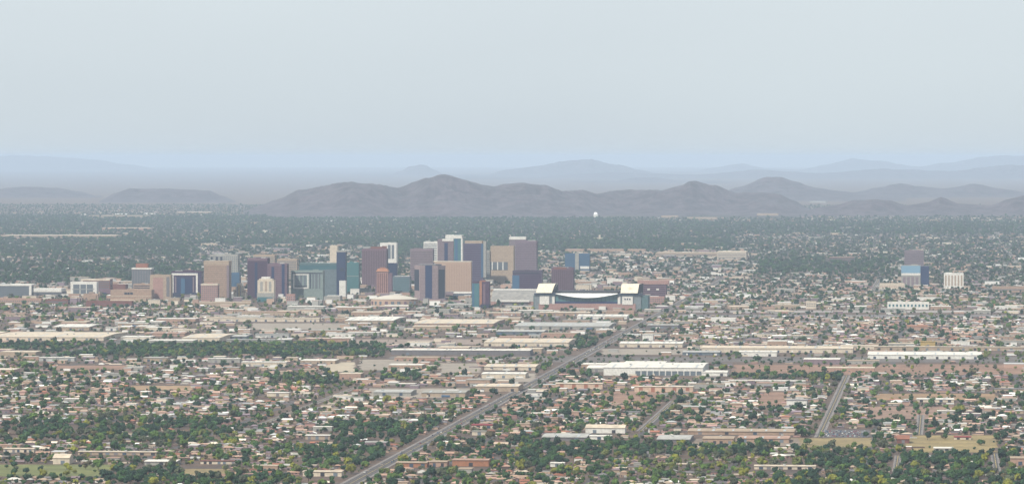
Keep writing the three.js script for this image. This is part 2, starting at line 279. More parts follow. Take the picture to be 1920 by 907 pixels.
// windows of a facade between X0 and X1, Y0 and Y1 on the plane z: one joined part, each far too small to pick apart
function facade(style, x0, x1, y0, y1, z, step = 5.4, bay = 5) {
  const q = [], d = 0.12, w = x1 - x0;
  if (style === 'bands') for (let y = y0 + 1.1; y + 2.5 < y1; y += step) q.push(...boxQ(x0 + 0.8, x1 - 0.8, y, y + 2.5, z - 0.05, z + d));
  if (style === 'piers') { const n = Math.max(2, Math.round(w / bay)), b = w / n; for (let i = 0; i < n; i++) q.push(...boxQ(x0 + i * b + b * 0.25, x0 + (i + 1) * b - b * 0.25, y0 + 1.5, y1 - 2, z - 0.05, z + d)); }
  if (style === 'grid') { const n = Math.max(2, Math.round(w / bay)), b = w / n; for (let y = y0 + 1.1; y + 2.6 < y1; y += step) for (let i = 0; i < n; i++) q.push(...boxQ(x0 + i * b + b * 0.24, x0 + (i + 1) * b - b * 0.24, y, y + 2.6, z - 0.05, z + d)); }
  if (style === 'glass') { const n = Math.max(2, Math.round(w / 3)), b = w / n; for (let i = 1; i < n; i++) q.push(...boxQ(x0 + i * b - 0.12, x0 + i * b + 0.12, y0, y1, z - 0.05, z + 0.2)); for (let y = y0 + step; y < y1 - 1; y += step) q.push(...boxQ(x0, x1, y - 0.25, y + 0.25, z - 0.05, z + 0.1)); }
  return q;
}
const turnEast = (q, X, Z) => q.map((f) => f.map(([x, y, z]) => [X + z, y, Z - x]));   // a facade laid out along +x is put on an east wall (x = X), running north from Z
const turnWest = (q, X, Z) => q.map((f) => f.map(([x, y, z]) => [X - z, y, Z + x]));
// One building from its photo box: [x0, x1, yTop, yBase] in pixels; the base row gives the distance, the rest follows.
function building(name, label, b, o = {}) {
  const [x0, x1, yt, yb] = b, Z = ground((x0 + x1) / 2, yb).Z, A = onFace(x0, yt, Z), B = onFace(x1, yt, Z), H = (A.Y + B.Y) / 2, W = B.X - A.X, X = (A.X + B.X) / 2, d = o.d ?? Math.min(45, Math.max(18, W * 0.8));
  const g = thing(name, label, o.cat ?? 'building', X, Z, o.group), wall = wallOf(o.wall ?? 'tan'), isGlass = o.style === 'glass';
  const body = mesh(o.bodyName ?? 'wall', box(-W / 2, W / 2, 0, H, -d, 0), wall, g);
  const roof = mesh('roof', box(-W / 2 + 0.4, W / 2 - 0.4, H - 0.5, H + 0.15, -d + 0.4, -0.4), roofOf(o.roof ?? 'sand'), g);
  if (o.style && o.style !== 'plain') {
    const inset = o.inset ?? 1.0, top = H - (o.crown ?? 2.5);
    const q = [...facade(o.style, -W / 2 + inset, W / 2 - inset, o.from ?? 5, top, 0, o.step, o.bay), ...turnEast(facade(o.style, 1, d - 1, o.from ?? 5, top, 0, o.step, o.bay), W / 2, 0), ...turnWest(facade(o.style, -d + 1, -1, o.from ?? 5, top, 0, o.step, o.bay), -W / 2, 0)];
    if (q.length) mesh(isGlass ? 'mullions' : 'window_rows', quads(q), o.win ?? (isGlass ? M(C.steel, { map: null }) : G.smoke), g, 'stuff');
  }
  if (o.parapet !== false && H > 12) { const t = 0.6, P = o.parapet ? wallOf(o.parapet) : wall; mesh('parapet', quads([...boxQ(-W / 2 - 0.1, W / 2 + 0.1, H, H + 1.2, -t, 0.1), ...boxQ(W / 2 - t, W / 2 + 0.1, H, H + 1.2, -d, -t), ...boxQ(-W / 2 - 0.1, -W / 2 + t, H, H + 1.2, -d, -t), ...boxQ(-W / 2 + t, W / 2 - t, H, H + 1.2, -d, -d + t)]), P, g); }
  if (o.plant !== 0 && H > 25) for (let i = 0, n = o.plant ?? 2; i < n; i++) { const w = W * rr(0.15, 0.4), x = rr(-W / 2 + w / 2 + 1, W / 2 - w / 2 - 1), dz = rr(0.35, 0.6) * d; mesh('plant_room', box(x - w / 2, x + w / 2, H + 0.1, H + rr(2.2, 4), -dz - 6 - i * 0.4, -dz + i * 0.3), i ? M(C.silver) : wall, g); }
  for (const [pn, xa, xb, ya, yc, m, proud = 0.4, deep = 0, lab] of o.parts ?? []) {   // pieces set on the south face, given by their photo box
    const a = onFace(xa, ya, Z), c = onFace(xb, yc, Z), pm = mesh(pn, box(a.X - X, c.X - X, Math.max(0, c.Y), a.Y, -deep, proud), wallOf(m), g);
    if (lab) pm.userData.label = lab;
  }
  claim(X - W / 2, X + W / 2, Z - d, Z, o.clear ?? 14, o.phrase);
  return { g, X, Z, W, H, d };
}
const T = (...a) => building(...a);
// west of the centre
T('glass_hall', 'blue-grey glass hall with a white roof edge', [-20, 53, 535, 557], { wall: G.smoke, style: 'glass', win: M(C.steel), roof: 'white', d: 60, parts: [['roof_edge', -20, 58, 533, 536, 'white', 1.5, 60], ['pylon', 53.2, 57.5, 533, 560, 'white', 1, 8]], phrase: 'the blue-grey glass hall' });
T('exhibition_hall', 'low hall with a long bright white roof beside the glass hall', [62, 114, 547, 555], { wall: 'grey', roof: 'white', d: 70, style: 'bands', parts: [['canopy', 62, 114, 541, 547.5, 'white', 1.2, 60]] });
T('office_block', 'white framed office block with a grey window grid in front of a brick wing', [131, 180, 529, 557], { wall: 'white', roof: 'white', d: 26, plant: 0, parts: [['window_bay', 136, 148, 533, 551, G.smoke], ['window_bay', 149.5, 160, 533, 551, G.smoke], ['window_bay', 161.5, 173, 533, 551, G.smoke], ['floor_band', 134, 175, 541.5, 543, 'pale', 0.7], ['podium', 129, 182, 553, 558, 'sand', 3]] });
T('brick_block', 'brick-red block with a cream roof edge behind the white framed office', [154, 205, 524, 552], { wall: 'brick', roof: 'salmon', d: 40, style: 'bands', parts: [['cornice', 154, 205, 523, 526, 'cream', 0.8, 40], ['podium', 181, 206, 541, 558, 'mauve', 3], ['door_bay', 190, 199, 548, 557, G.navy, 3.4]] });
T('brick_hall', 'low red brick hall with sloping top beside the brick block', [204, 234, 534, 550], { wall: 'brick', roof: 'brick', d: 40 });
T('court_building', 'broad tan building with a row of dark openings high up', [206, 283, 544, 567], { wall: 'tan', roof: 'sand', d: 40, plant: 1, parts: [['opening', 232, 237, 548, 552, G.dark], ['opening', 238, 242, 548, 552, G.dark], ['opening', 243, 248, 548, 552, G.dark], ['string_course', 206, 283, 555, 556, 'cream', 0.7], ['porch', 206, 252, 562, 567, 'cream', 6], ['porch', 253, 274, 559, 568, 'sand', 8]], phrase: 'the broad tan court building' });
T('office_tower', 'grey ribbed tower with a red cap and white rim', [246, 282, 504, 549], { wall: 'grey', style: 'piers', bay: 8, win: G.smoke, roof: 'grey', d: 34, plant: 0, parts: [['rim', 245.5, 283, 502, 505, 'white', 1, 34], ['cap', 253, 275, 494, 502.2, 'rust', -4, 24]], phrase: 'the grey tower with the red cap' });
T('parking_garage', 'tan parking deck with a cream top between the court building and the pink tower', [249, 281, 533, 556], { wall: 'tan', style: 'bands', roof: 'cream', win: G.dark, d: 30 });
T('residential_tower', 'pink tower framed by pale concrete edges', [280, 319, 516, 566], { wall: 'sand', roof: 'cream', d: 30, plant: 1, parts: [['pink_panel', 286, 305, 520, 561, 'pink', 0.4], ['side_panel', 311, 317, 519, 556, 'grey', 0.3]] });
T('office_tower', 'dark blue glass tower inside a white arch frame on a dark podium', [320, 377, 509, 558], { wall: 'plum', roof: 'grey', d: 36, style: 'bands', win: G.navy, parts: [['arch_jamb', 321, 324.5, 513, 549, 'white', 1], ['arch_jamb', 366.5, 370, 513, 549, 'white', 1], ['arch_head', 321, 370, 512, 516, 'white', 1.2], ['inner_jamb', 327, 329.5, 519, 548, 'lilac', 0.8], ['inner_jamb', 360.5, 363, 519, 548, 'lilac', 0.8], ['glass_bay', 331, 360, 521, 550, G.navy, 0.6], ['glass_spine', 338.5, 346, 522, 557, G.blue, 1.4], ['podium', 302, 379, 550, 566, 'navy', 4]], phrase: 'the tower with the white arch frame' });
T('hotel_block', 'squat pinkish block in front of the tall tan tower', [376, 407, 533, 566], { wall: 'pink', roof: 'cream', d: 28, style: 'grid', win: G.smoke, parts: [['cornice', 375.5, 407.5, 532, 535, 'cream', 0.8, 28]] });
T('office_tower', 'tall plain tan tower with a cream crown band', [381.5, 428, 490, 563], { wall: 'tan', roof: 'sand', d: 44, style: 'grid', win: M([0.168, 0.120, 0.097]), bay: 3.4, crown: 13, parts: [['crown', 381, 428.5, 489, 497, 'sand', 0.5, 44.5], ['corner_pier', 424, 428.3, 497, 563, 'lilac', 0.4]], phrase: 'the tall plain tan tower' });
T('apartment_block', 'white block with dark window bays behind the tan tower', [393, 445, 478, 530], { wall: 'pale', roof: 'white', d: 40, style: 'grid', win: G.smoke, bay: 6, parts: [['window_bay', 394, 398, 481, 489, G.dark], ['window_bay', 404, 408, 481, 489, G.dark], ['window_bay', 412, 416, 481, 489, G.dark]] });
T('office_block', 'small dark blue glass block beside the tall tan tower', [430, 448, 512, 545], { wall: G.blue, style: 'glass', win: M(C.slate), roof: 'slate', d: 30, plant: 0 });
T('market_hall', 'low red-roofed hall beside the rail line west of the court building', [84, 126, 562, 571], { wall: 'brick', roof: 'rust', d: 30, plant: 0, style: 'bands' });
T('market_hall', 'low cream and red row at the western edge of the centre', [-10, 76, 560, 570], { wall: 'salmon', roof: 'cream', d: 24, plant: 0, style: 'grid', win: G.smoke });
T('depot', 'long low brick depot in front of the broad tan court building', [160, 246, 565, 575], { wall: 'brick', roof: 'brick', d: 26, plant: 0, style: 'grid', win: M(C.mauve) });
T('parking_garage', 'long low cream deck in front of the purple-brown towers', [372, 470, 566, 574], { wall: 'sand', roof: 'cream', d: 26, plant: 0, style: 'bands', win: G.dark });
T('parking_garage', 'low pinkish block in front of the courthouse slab', [536, 552, 552, 570], { wall: 'pink', roof: 'pink', d: 20, plant: 0, style: 'grid', win: G.smoke });
// stepped cream tower
{ const r = T('stepped_tower', 'small stepped cream tower with a golden central shaft', [437, 460, 549, 562], { wall: 'cream', roof: 'cream', d: 26, plant: 0, parts: [['step', 438.5, 458, 544, 549.5, 'sand', -2, 24], ['step', 440.5, 455, 538, 544.5, 'cream', -4, 22], ['shaft', 443, 452, 531, 562, 'cream', 0.8, 16], ['gold_stripe', 446, 449.2, 534, 561, 'yellow', 1.4], ['window_strip', 444.2, 445.4, 536, 560, G.smoke, 1.0], ['window_strip', 450, 451.2, 536, 560, G.smoke, 1.0]] }); }
T('office_tower', 'broad purple-brown tower with flush dark glass strips', [463, 501, 485, 559], { wall: 'plum', roof: 'mauve', d: 40, style: 'grid', bay: 3.6, win: M([0.025, 0.015, 0.030]), parts: [['cap_band', 464, 500, 484, 489, 'mauve', 0.5, 40], ['glass_strip', 477, 482, 492, 556, G.navy, 0.6]], phrase: 'the broad purple-brown tower' });
T('office_tower', 'purple tower with three dark vertical glass strips joined to its taller twin', [500.8, 537, 495, 563], { wall: 'mauve', roof: 'mauve', d: 36, style: 'grid', bay: 3.6, win: M([0.046, 0.025, 0.041]), parts: [['glass_strip', 508.5, 513.5, 500, 562, G.navy, 0.7], ['glass_strip', 527.5, 533, 495, 562, G.navy, 0.7]] });
T('rooftop_block', 'cream roofed block showing behind the purple towers', [474, 514, 478, 535], { wall: 'sand', roof: 'cream', d: 40, plant: 0, style: 'bands' });
T('apartment_block', 'low cream blocks behind the purple tower and teal courthouse', [519, 556, 486, 528], { wall: 'sand', roof: 'cream', d: 40, plant: 1, style: 'bands' });
// cream tower with a chamfered head
{ const r = T('hotel_tower', 'cream tower with chamfered stepped head and teal base', [482, 513, 526, 566], { wall: 'cream', roof: 'white', d: 26, plant: 0, parts: [['head', 485, 510, 522.5, 526.3, 'cream', -1, 24], ['head', 489, 505, 519, 522.8, 'white', -2, 20], ['window_bay', 487, 492, 528, 546, 'pale', 0.3], ['window_bay', 496, 500, 527, 546, 'sand', 0.3], ['window_bay', 503.5, 508, 528, 546, 'pale', 0.3], ['base_wall', 481, 513.5, 549, 557, 'pale', 1.5], ['base_glass', 482, 510, 556.8, 566, G.teal, 2]] }); }
T('courthouse', 'pale grey-green slab with a white framed square and dark window slots', [545, 605, 508, 562], { wall: 'sage', roof: 'white', d: 40, plant: 1, crown: 3, parts: [['top_slot', 547, 604, 511, 513.2, G.dark], ['frame_top', 549, 578, 513.4, 515.5, 'white', 0.8], ['frame_side', 549, 551.5, 515.5, 541, 'white', 0.8], ['frame_side', 575.5, 578, 515.5, 541, 'white', 0.8], ['frame_sill', 551, 576, 538.5, 541.2, 'white', 0.9], ['window_slot', 554, 559, 516, 536, G.smoke], ['window_slot', 562, 566, 516, 536, G.smoke], ['window_slot', 569, 573, 516, 536, 'steel'], ['dark_sill', 552, 575, 535.6, 538, G.dark, 0.6], ['window_slot', 580, 582.5, 513.6, 541, G.dark], ['window_slot', 585, 588, 513.6, 541, G.smoke], ['window_slot', 590.5, 595, 513.6, 541, G.smoke], ['window_slot', 597.5, 600, 513.6, 541, G.smoke]], phrase: 'the grey-green courthouse slab' });
T('office_tower', 'wide dark teal glass tower behind the grey-green slab', [561, 632, 495, 556], { wall: G.teal, style: 'glass', win: M(C.slate), roof: 'slate', d: 40, parts: [['end_wall', 606, 632, 505, 557, M([0.107, 0.148, 0.172]), 1], ['top_band', 561, 632, 493, 497, 'teal', 0.6, 40]] });
T('tower', 'slim cream concrete tower behind the dark blue tower', [618, 632, 461, 536], { wall: 'cream', roof: 'cream', d: 26, plant: 1 });
T('office_tower', 'narrow dark blue glass tower with a pale top edge', [630.5, 647, 471, 557], { wall: G.navy, style: 'glass', win: M(C.slate), roof: 'pale', d: 30, plant: 0, parts: [['top_edge', 630, 647.5, 470, 472.5, 'pale', 0.6, 30], ['dark_bay', 637, 644, 502, 508, G.dark, 0.5]], phrase: 'the narrow dark blue tower' });
T('hotel_tower', 'green-teal glass tower beside the narrow dark blue tower', [648, 672, 493, 550], { wall: glass([0.07, 0.19, 0.20]), style: 'glass', win: M(C.teal), roof: 'sage', d: 30, parts: [['floor_band', 648, 672, 517, 518, 'pale', 0.5]] });
T('elevator_tower', 'slender white slab at the foot of the dark blue tower', [635.5, 647.5, 527, 559], { wall: 'white', roof: 'white', d: 18, plant: 0 });
T('office_tower', 'broad purple-brown ribbed tower with a red roof structure', [678, 724, 467, 538], { wall: 'mauve', style: 'piers', bay: 5, win: M([0.061, 0.038, 0.048]), roof: 'brick', d: 42, plant: 0, parts: [['roof_house', 694, 716, 462.5, 467.2, 'brick', -6, 25]], phrase: 'the broad ribbed purple tower' });
T('apartment_tower', 'white tower with dark window bays behind the ribbed purple tower', [712, 743, 456, 528], { wall: 'white', roof: 'white', d: 36, parts: [['red_panel', 716, 725, 461, 488, 'brick', 0.4], ['window_bay', 727, 732, 459, 485, G.smoke], ['window_bay', 734, 738.5, 459, 485, G.smoke]] });
T('office_block', 'dark blue glass block behind the orange-capped tower', [725, 743, 494, 535], { wall: G.navy, style: 'glass', win: M(C.slate), roof: 'slate', d: 30, plant: 0 });
// brick tower with an orange hat
{ const r = T('hat_tower', 'brick-pink tower with an overhanging orange cap', [706, 727, 509, 553], { wall: 'pink', roof: 'orange', d: 24, plant: 0, style: 'piers', bay: 6, win: M([0.132, 0.056, 0.056]), parts: [['dark_wing', 727.2, 734, 512, 553, 'mauve', -1, 22], ['lower_wing', 703, 706, 520, 553, 'mauve', -1, 22]] });
  const u = r.W / 21; mesh('cap', quads([[[-12 * u, r.H, 2], [12 * u, r.H, 2], [9 * u, r.H + 8, -3], [-9 * u, r.H + 8, -3]], [[12 * u, r.H, 2], [12 * u, r.H, -26], [9 * u, r.H + 8, -20], [9 * u, r.H + 8, -3]], [[-12 * u, r.H, -26], [-12 * u, r.H, 2], [-9 * u, r.H + 8, -3], [-9 * u, r.H + 8, -20]], [[12 * u, r.H, -26], [-12 * u, r.H, -26], [-9 * u, r.H + 8, -20], [9 * u, r.H + 8, -20]], [[-9 * u, r.H + 8, -3], [9 * u, r.H + 8, -3], [9 * u, r.H + 8, -20], [-9 * u, r.H + 8, -20]]]), M(C.orange), r.g);
  mesh('finial_block', box(-5 * u, 5 * u, r.H + 8, r.H + 11, -17, -6), M(C.orange), r.g); }
T('office_block', 'long low blue-green block beside the orange-capped tower', [736, 768, 519, 549], { wall: 'steel', style: 'bands', win: G.teal, roof: 'pale', d: 36 });
T('office_tower', 'grey-lilac tower behind the tan curved slab', [769, 811, 467, 530], { wall: 'lilac', style: 'bands', win: M([0.097, 0.076, 0.089]), roof: 'grey', d: 40 });
T('office_tower', 'white banded tower beside the grey half of the tallest tower', [794, 820, 454, 520], { wall: 'white', style: 'bands', win: G.smoke, roof: 'white', d: 34 });
T('office_tower', 'grey concrete half of the tallest tower with a dark glass strip', [820, 850, 449, 537], { wall: 'lilac', style: 'grid', bay: 3.4, win: M([0.107, 0.086, 0.094]), roof: 'white', d: 36, plant: 0, parts: [['cap', 829, 850, 448, 452, 'white', 0.6, 36], ['glass_strip', 833, 839.5, 455, 500, G.navy, 0.5]] });
T('office_tower', 'tallest tower of teal glass with a white cap', [851, 864, 441, 539], { wall: G.teal, style: 'glass', win: M(C.teal), roof: 'white', d: 40, plant: 0, parts: [['cap', 835, 866, 440.5, 447, 'white', 0.8, 42], ['white_pier', 864.1, 867, 447, 520, 'white', 0.4, 20], ['glass_strip', 853, 858, 448, 500, G.blue, 0.4]], phrase: 'the tallest teal glass tower' });
T('office_tower', 'blue-violet tower with a pale roof rim next to the tallest tower', [868.5, 906, 457, 532], { wall: M([0.074, 0.066, 0.115]), style: 'bands', win: G.plum, roof: 'sand', d: 44, plant: 0, parts: [['rim', 871, 904, 451.5, 457.2, 'sand', -3, 34], ['side_glass', 902, 906, 457, 520, G.blue, 0.4], ['white_pier', 906.2, 911, 452, 520, 'pale', 0.2, 20]] });
T('apartment_tower', 'slim pale tower between the violet tower and the blank tan box', [911.5, 918, 470, 530], { wall: 'pale', style: 'bands', win: G.smoke, roof: 'white', d: 24, plant: 0 });
T('office_block', 'blank pale tan box on a glazed base', [919.5, 963, 462, 530], { wall: 'sand', roof: 'cream', d: 44, plant: 0, parts: [['glazed_base', 919, 952, 491, 506, G.smoke, 0.8], ['white_pier', 922, 924, 491, 506, 'white', 1], ['white_pier', 932, 934, 491, 506, 'white', 1], ['white_pier', 942, 944, 491, 506, 'white', 1]], phrase: 'the blank tan box' });
T('office_tower', 'lilac-purple tower with fine window rows east of the blank tan box', [966, 1006, 452, 527], { wall: M([0.164, 0.123, 0.160]), style: 'grid', bay: 3.6, win: M([0.061, 0.046, 0.063]), roof: 'lilac', d: 40 });
T('office_tower', 'pale tower with a white top behind the lilac tower', [955, 986, 445, 519], { wall: 'lilac', style: 'bands', win: M([0.137, 0.122, 0.132]), roof: 'white', d: 36, plant: 0, parts: [['cap', 954.5, 986, 444, 449, 'white', 0.6, 36]] });
// faceted lilac tower with a blue spine
{
  const Z = ground(803, 566).Z, P = (x, y) => onFace(x, y, Z), A = P(775.5, 498), B = P(832, 498), X = (A.X + B.X) / 2, W = B.X - A.X, H = A.Y, d = 52, c = W * 0.2, g = thing('faceted_tower', 'faceted lilac-grey tower with a dark blue glass spine', 'building', X, Z);
  const plan = [[-W / 2 + c, 0], [W / 2 - c, 0], [W / 2, -c], [W / 2, -d + c], [W / 2 - c, -d], [-W / 2 + c, -d], [-W / 2, -d + c], [-W / 2, -c]];
  mesh('wall', quads(prismQ(plan, 0, H)), M([0.230, 0.176, 0.184]), g);
  const s = (x) => P(x, 520).X - X;
  mesh('glass_spine', box(s(797), s(810), 0, H + 1, -3, 0.6), G.navy, g);
  mesh('glass_corner', quads([[[W / 2 - c + 2, 8, -1.6], [W / 2 + 0.2, 8, -c + 0.5], [W / 2 + 0.2, H - 10, -c + 0.5], [W / 2 - c + 2, H - 10, -1.6]]]), G.dark, g);
  mesh('glass_corner', quads([[[-W / 2 - 0.2, 30, -c + 0.5], [-W / 2 + c - 2, 30, -1.6], [-W / 2 + c - 2, H - 10, -1.6], [-W / 2 - 0.2, H - 10, -c + 0.5]]]), G.dark, g);
  mesh('window_rows', quads([...facade('grid', s(787), s(796.5), 6, H - 5, 0, 3.9, 3.2), ...facade('grid', s(810.5), s(821), 6, H - 5, 0, 3.9, 3.2)]), M([0.172, 0.131, 0.148]), g, 'stuff');
  mesh('roof', quads(prismQ(plan.map(([x, z]) => [x * 0.75, -d / 2 + (z + d / 2) * 0.75]), H, H + 4)), M(C.grey), g);
  mesh('podium', box(-W / 2 - 2, W / 2 + 3, 0, 9, -d, 5), M(C.lilac), g);
  claim(X - W / 2, X + W / 2, Z - d, Z, 20, 'the faceted lilac tower');
}
// broad tan slab with a sloping shoulder
{
  const Z = ground(850, 553).Z, P = (x, y) => { const q = onFace(x, y, Z); return [q.X, q.Y]; }, pr = [[883, 553], [883, 491], [812, 490.5], [816, 494], [824, 498], [829, 504], [833, 512], [834, 553]], [cx] = P(850, 520), g = thing('curved_slab_hotel', 'broad blank tan slab with a curved shoulder', 'building', cx, Z);
  const pts = pr.map(([x, y]) => { const [a, b] = P(x, y); return [a - cx, Math.max(0, b)]; }), d = 30, sh = new THREE.Shape(pts.map(([a, b]) => new THREE.Vector2(a, b))), geo = new THREE.ExtrudeGeometry(sh, { depth: d, bevelEnabled: false }); geo.translate(0, 0, -d);
  mesh('wall', geo, M(C.tan, { map: null }), g);
  const [x0] = P(812, 491), [x1, h1] = P(883, 490.5);
  mesh('roof_edge', box(x0 - cx - 0.5, x1 - cx + 0.5, h1 - 1, h1 + 1, -d - 0.5, 0.5), M(C.cream), g);
  const q = facade('grid', P(834, 0)[0] - cx + 1, x1 - cx - 1, 6, h1 - 4, 0, 3.6, 4.6); mesh('window_rows', quads(q), M([0.303, 0.209, 0.164]), g, 'stuff');
  claim(cx - 40, cx + 50, Z - d, Z, 20, 'the broad curved tan slab');
}
T('office_block', 'low dark blue glazed block with a white roof at the foot of the tan slab', [850, 884, 549, 562], { wall: G.navy, roof: 'white', d: 30, style: 'bands', win: M(C.steel), parts: [['roof_edge', 850, 884, 547.5, 550.5, 'white', 1, 30], ['side_wing', 836, 850, 553, 562, 'steel', 0]] });
T('residential_tower', 'slim tower with blue glass half and copper stripe', [885, 917.5, 529, 577], { wall: 'plum', roof: 'rust', d: 24, plant: 0, parts: [['glass_half', 884.8, 898.5, 531, 577, G.teal, 0.6], ['blue_strip', 886, 889, 532, 576, G.blue, 1], ['copper_stripe', 899, 903.5, 527, 572, 'orange', 1.2], ['roof_fin', 899.5, 910, 525.5, 529, 'rust', -2, 10], ['window_strip', 906, 910, 532, 570, 'mauve', 0.6], ['base', 901, 919, 570, 578, 'navy', 2]], phrase: 'the slim glass and copper tower' });
T('office_block', 'dark purple block with a blue glass corner behind the arena', [961, 1016, 508, 556], { wall: M([0.049, 0.037, 0.070]), roof: 'plum', d: 40, style: 'bands', win: G.plum, plant: 1, parts: [['glass_corner', 960.5, 974, 516, 556, G.blue, 0.5], ['top_slot', 962, 1010, 511, 513, G.dark]] });
T('office_tower', 'brown-purple ribbed tower with a reddish top behind the ballpark', [1034, 1075, 503, 557], { wall: M([0.107, 0.061, 0.090]), style: 'piers', bay: 5, win: M([0.056, 0.033, 0.046]), roof: 'brick', d: 40, parts: [['top_band', 1038, 1062, 501, 505, 'brick', 0.4, 30]] });
T('office_block', 'twin blue glass block with a white stair core', [1059.5, 1105.5, 476, 509], { wall: G.blue, style: 'glass', win: M(C.slate), roof: 'pale', d: 36, plant: 0, parts: [['stair_core', 1078.5, 1085.5, 474, 510, 'pale', 2], ['white_base', 1088, 1105, 499, 504, 'white', 2]] });
// arena with a curved silver roof
{
  const Zf = ground(960, 572).Z, a = onFace(920, 565, Zf), b = onFace(1003, 565, Zf), X = (a.X + b.X) / 2, W = b.X - a.X, g = thing('arena', 'arena with a broad silver curved roof and white eaves', 'arena', X, Zf), d = 75, H0 = a.Y, H1 = onFace(960, 543.5, Zf - d).Y;
  const q = [], n = 10, P = (t) => [lerp(H0, H1, Math.sin(t * Math.PI / 2)), -d * t * 0.9]; for (let i = 0; i < n; i++) { const [h0, z0] = P(i / n), [h1, z1] = P((i + 1) / n); q.push([[-W / 2, h0, z0], [W / 2, h0, z0], [W / 2, h1, z1], [-W / 2, h1, z1]], [[W / 2, 0, z0], [W / 2, 0, z1], [W / 2, h1, z1], [W / 2, h0, z0]], [[-W / 2, 0, z1], [-W / 2, 0, z0], [-W / 2, h0, z0], [-W / 2, h1, z1]]); }
  mesh('roof', quads(q), M([0.221, 0.217, 0.213], { rough: 0.6, map: roofStain }), g);
  mesh('ridge_band', box(-W / 2, W / 2, H1 - 1, H1 + 3, -d, -d * 0.9 + 1), M(C.white), g);
  mesh('wall', box(-W / 2, W / 2, 0, H0 - 0.2, -d, -0.3), M(C.pink), g);
  mesh('eaves', box(onFace(930, 563, Zf).X - X, onFace(993, 563, Zf).X - X, H0 - 1, H0 + 4, -2, 4), M(C.white), g);
  for (const [u, v] of [[934, 941], [945, 968], [972, 990]]) mesh('wall_bay', box(onFace(u, 570, Zf).X - X, onFace(v, 570, Zf).X - X, 0.5, H0 - 3, -1, 1.2), M(C.grey), g);
  claim(X - W / 2, X + W / 2, Zf - d, Zf, 40, 'the silver-roofed arena');
}
// ballpark
{
  const Z = ground(1100, 580).Z, F = (x, y) => onFace(x, y, Z), X = F(1100, 560).X, L = (x) => F(x, 560).X - X, Hh = (y) => Math.max(0, F(1100, y).Y), d = 130, g = thing('ballpark', 'ballpark with a sagging white roof between two tilted white panels', 'stadium', X, Z);
  mesh('brick_base', box(L(1010), L(1192), 0, Hh(569), -d, 0), M(C.pink), g);
  mesh('glass_wall', box(L(1040), L(1158), Hh(569), Hh(552), -d, -3), M([0.057, 0.139, 0.148], { rough: 0.4, map: null }), g);
  for (let i = 0; i < 17; i++) { const x = lerp(1041, 1157, i / 16); mesh('glass_mullion', box(L(x) - 0.4, L(x) + 0.4, Hh(569), Hh(555), -3, -2.2), M(C.slate), g); }
  mesh('dark_band', box(L(1040), L(1158), Hh(569), Hh(565), -2.9, -1.6), G.navy, g);
  mesh('parapet_band', box(L(1040), L(1158), Hh(551.5), Hh(547), -d, -30), M(C.dark), g);
  { const q = [], n = 24; for (let i = 0; i < n; i++) { const e = (t) => { const x = L(lerp(1042, 1158, t)), s = Math.sin(Math.PI * t); return [x, Hh(550.3), Hh(550.8 + 7.4 * s)]; }, [xa, ta, ba] = e(i / n), [xb, tb, bb] = e((i + 1) / n); q.push([[xa, ba, 7], [xb, bb, 7], [xb, tb, -2], [xa, ta, -2]], [[xa, ta, -2], [xb, tb, -2], [xb, tb - 0.5, -d], [xa, ta - 0.5, -d]]); } mesh('roof', quads(q), M([0.72, 0.72, 0.70]), g); }
  for (const [x0, x1, t0, t1, sg] of [[1005, 1035, 1009, 1040, 0], [1164, 1196, 1165, 1198, 1]]) {
    mesh('pylon', box(L(x0 - 3), L(x1 + 6), 0, Hh(550), -60, -2), M([0.16, 0.19, 0.21]), g);
    const y0 = Hh(549), y1 = Hh(532.5), q = [[[L(x0), y0, 4], [L(x1), y0, 4], [L(t1), y1, -14], [L(t0), y1, -14]]];
    const pn = mesh('tilted_panel', quads([...q, [[L(x1), y0, 4], [L(x1) + 9, y0, -40], [L(t1) + 4, y1, -50], [L(t1), y1, -14]], [[L(t0), y1, -14], [L(t1), y1, -14], [L(t1) + 4, y1, -50], [L(t0) + 4, y1, -50]]]), M([0.66, 0.61, 0.50]), g);
    if (sg) { const k = (u, v) => [lerp(lerp(L(x0), L(x1), u), lerp(L(t0), L(t1), u), v), lerp(y0, y1, v) + 0.4, lerp(4, -14, v) + 0.5]; mesh('emblem', quads([[k(0.4, 0.5), k(0.5, 0.35), k(0.66, 0.5), k(0.5, 0.72)]]), M([0.62, 0.50, 0.38]), pn); }
    mesh('panel_side', quads([[[L(x1) + 0.1, y0, 3.5], [L(x1) + 11, y0, -42], [L(x1) + 11, y1 + 1, -52], [L(t1) + 0.6, y1 - 0.5, -14.5]]]), M(C.dark), g);
    mesh('dark_ledge', box(L(x0 - 3.5), L(x1 + 7), Hh(553), Hh(550), -60, 1), M(C.slate), g);
    const s0 = sg ? 1167 : 1012, s1 = sg ? 1187 : 1030, sig = mesh('sign_board', box(L(s0), L(s1), Hh(571), Hh(555.5), -3, 1), M(C.white), g);
    if (sg) for (const u of [1171, 1175.5, 1180]) mesh('sign_mark', box(L(u), L(u + 2.6), Hh(562), Hh(559), 0.9, 1.2), M(C.slate), sig);
    mesh('small_sign', box(L(sg ? 1158.5 : 1035.5), L(sg ? 1163.5 : 1040), Hh(570), Hh(556), -3, 0.6), M(C.white), g);
    mesh('end_wing', box(L(sg ? 1188 : 1000), L(sg ? 1215 : 1011.5), 0, Hh(554), -70, -4), M(C.teal), g);
  }
  mesh('entry_kiosk', box(L(1124), L(1137), 0, Hh(574), 2, 16), M(C.white), g);
  claim(X + L(1000), X + L(1215), Z - d, Z, 45, 'the ballpark');
}
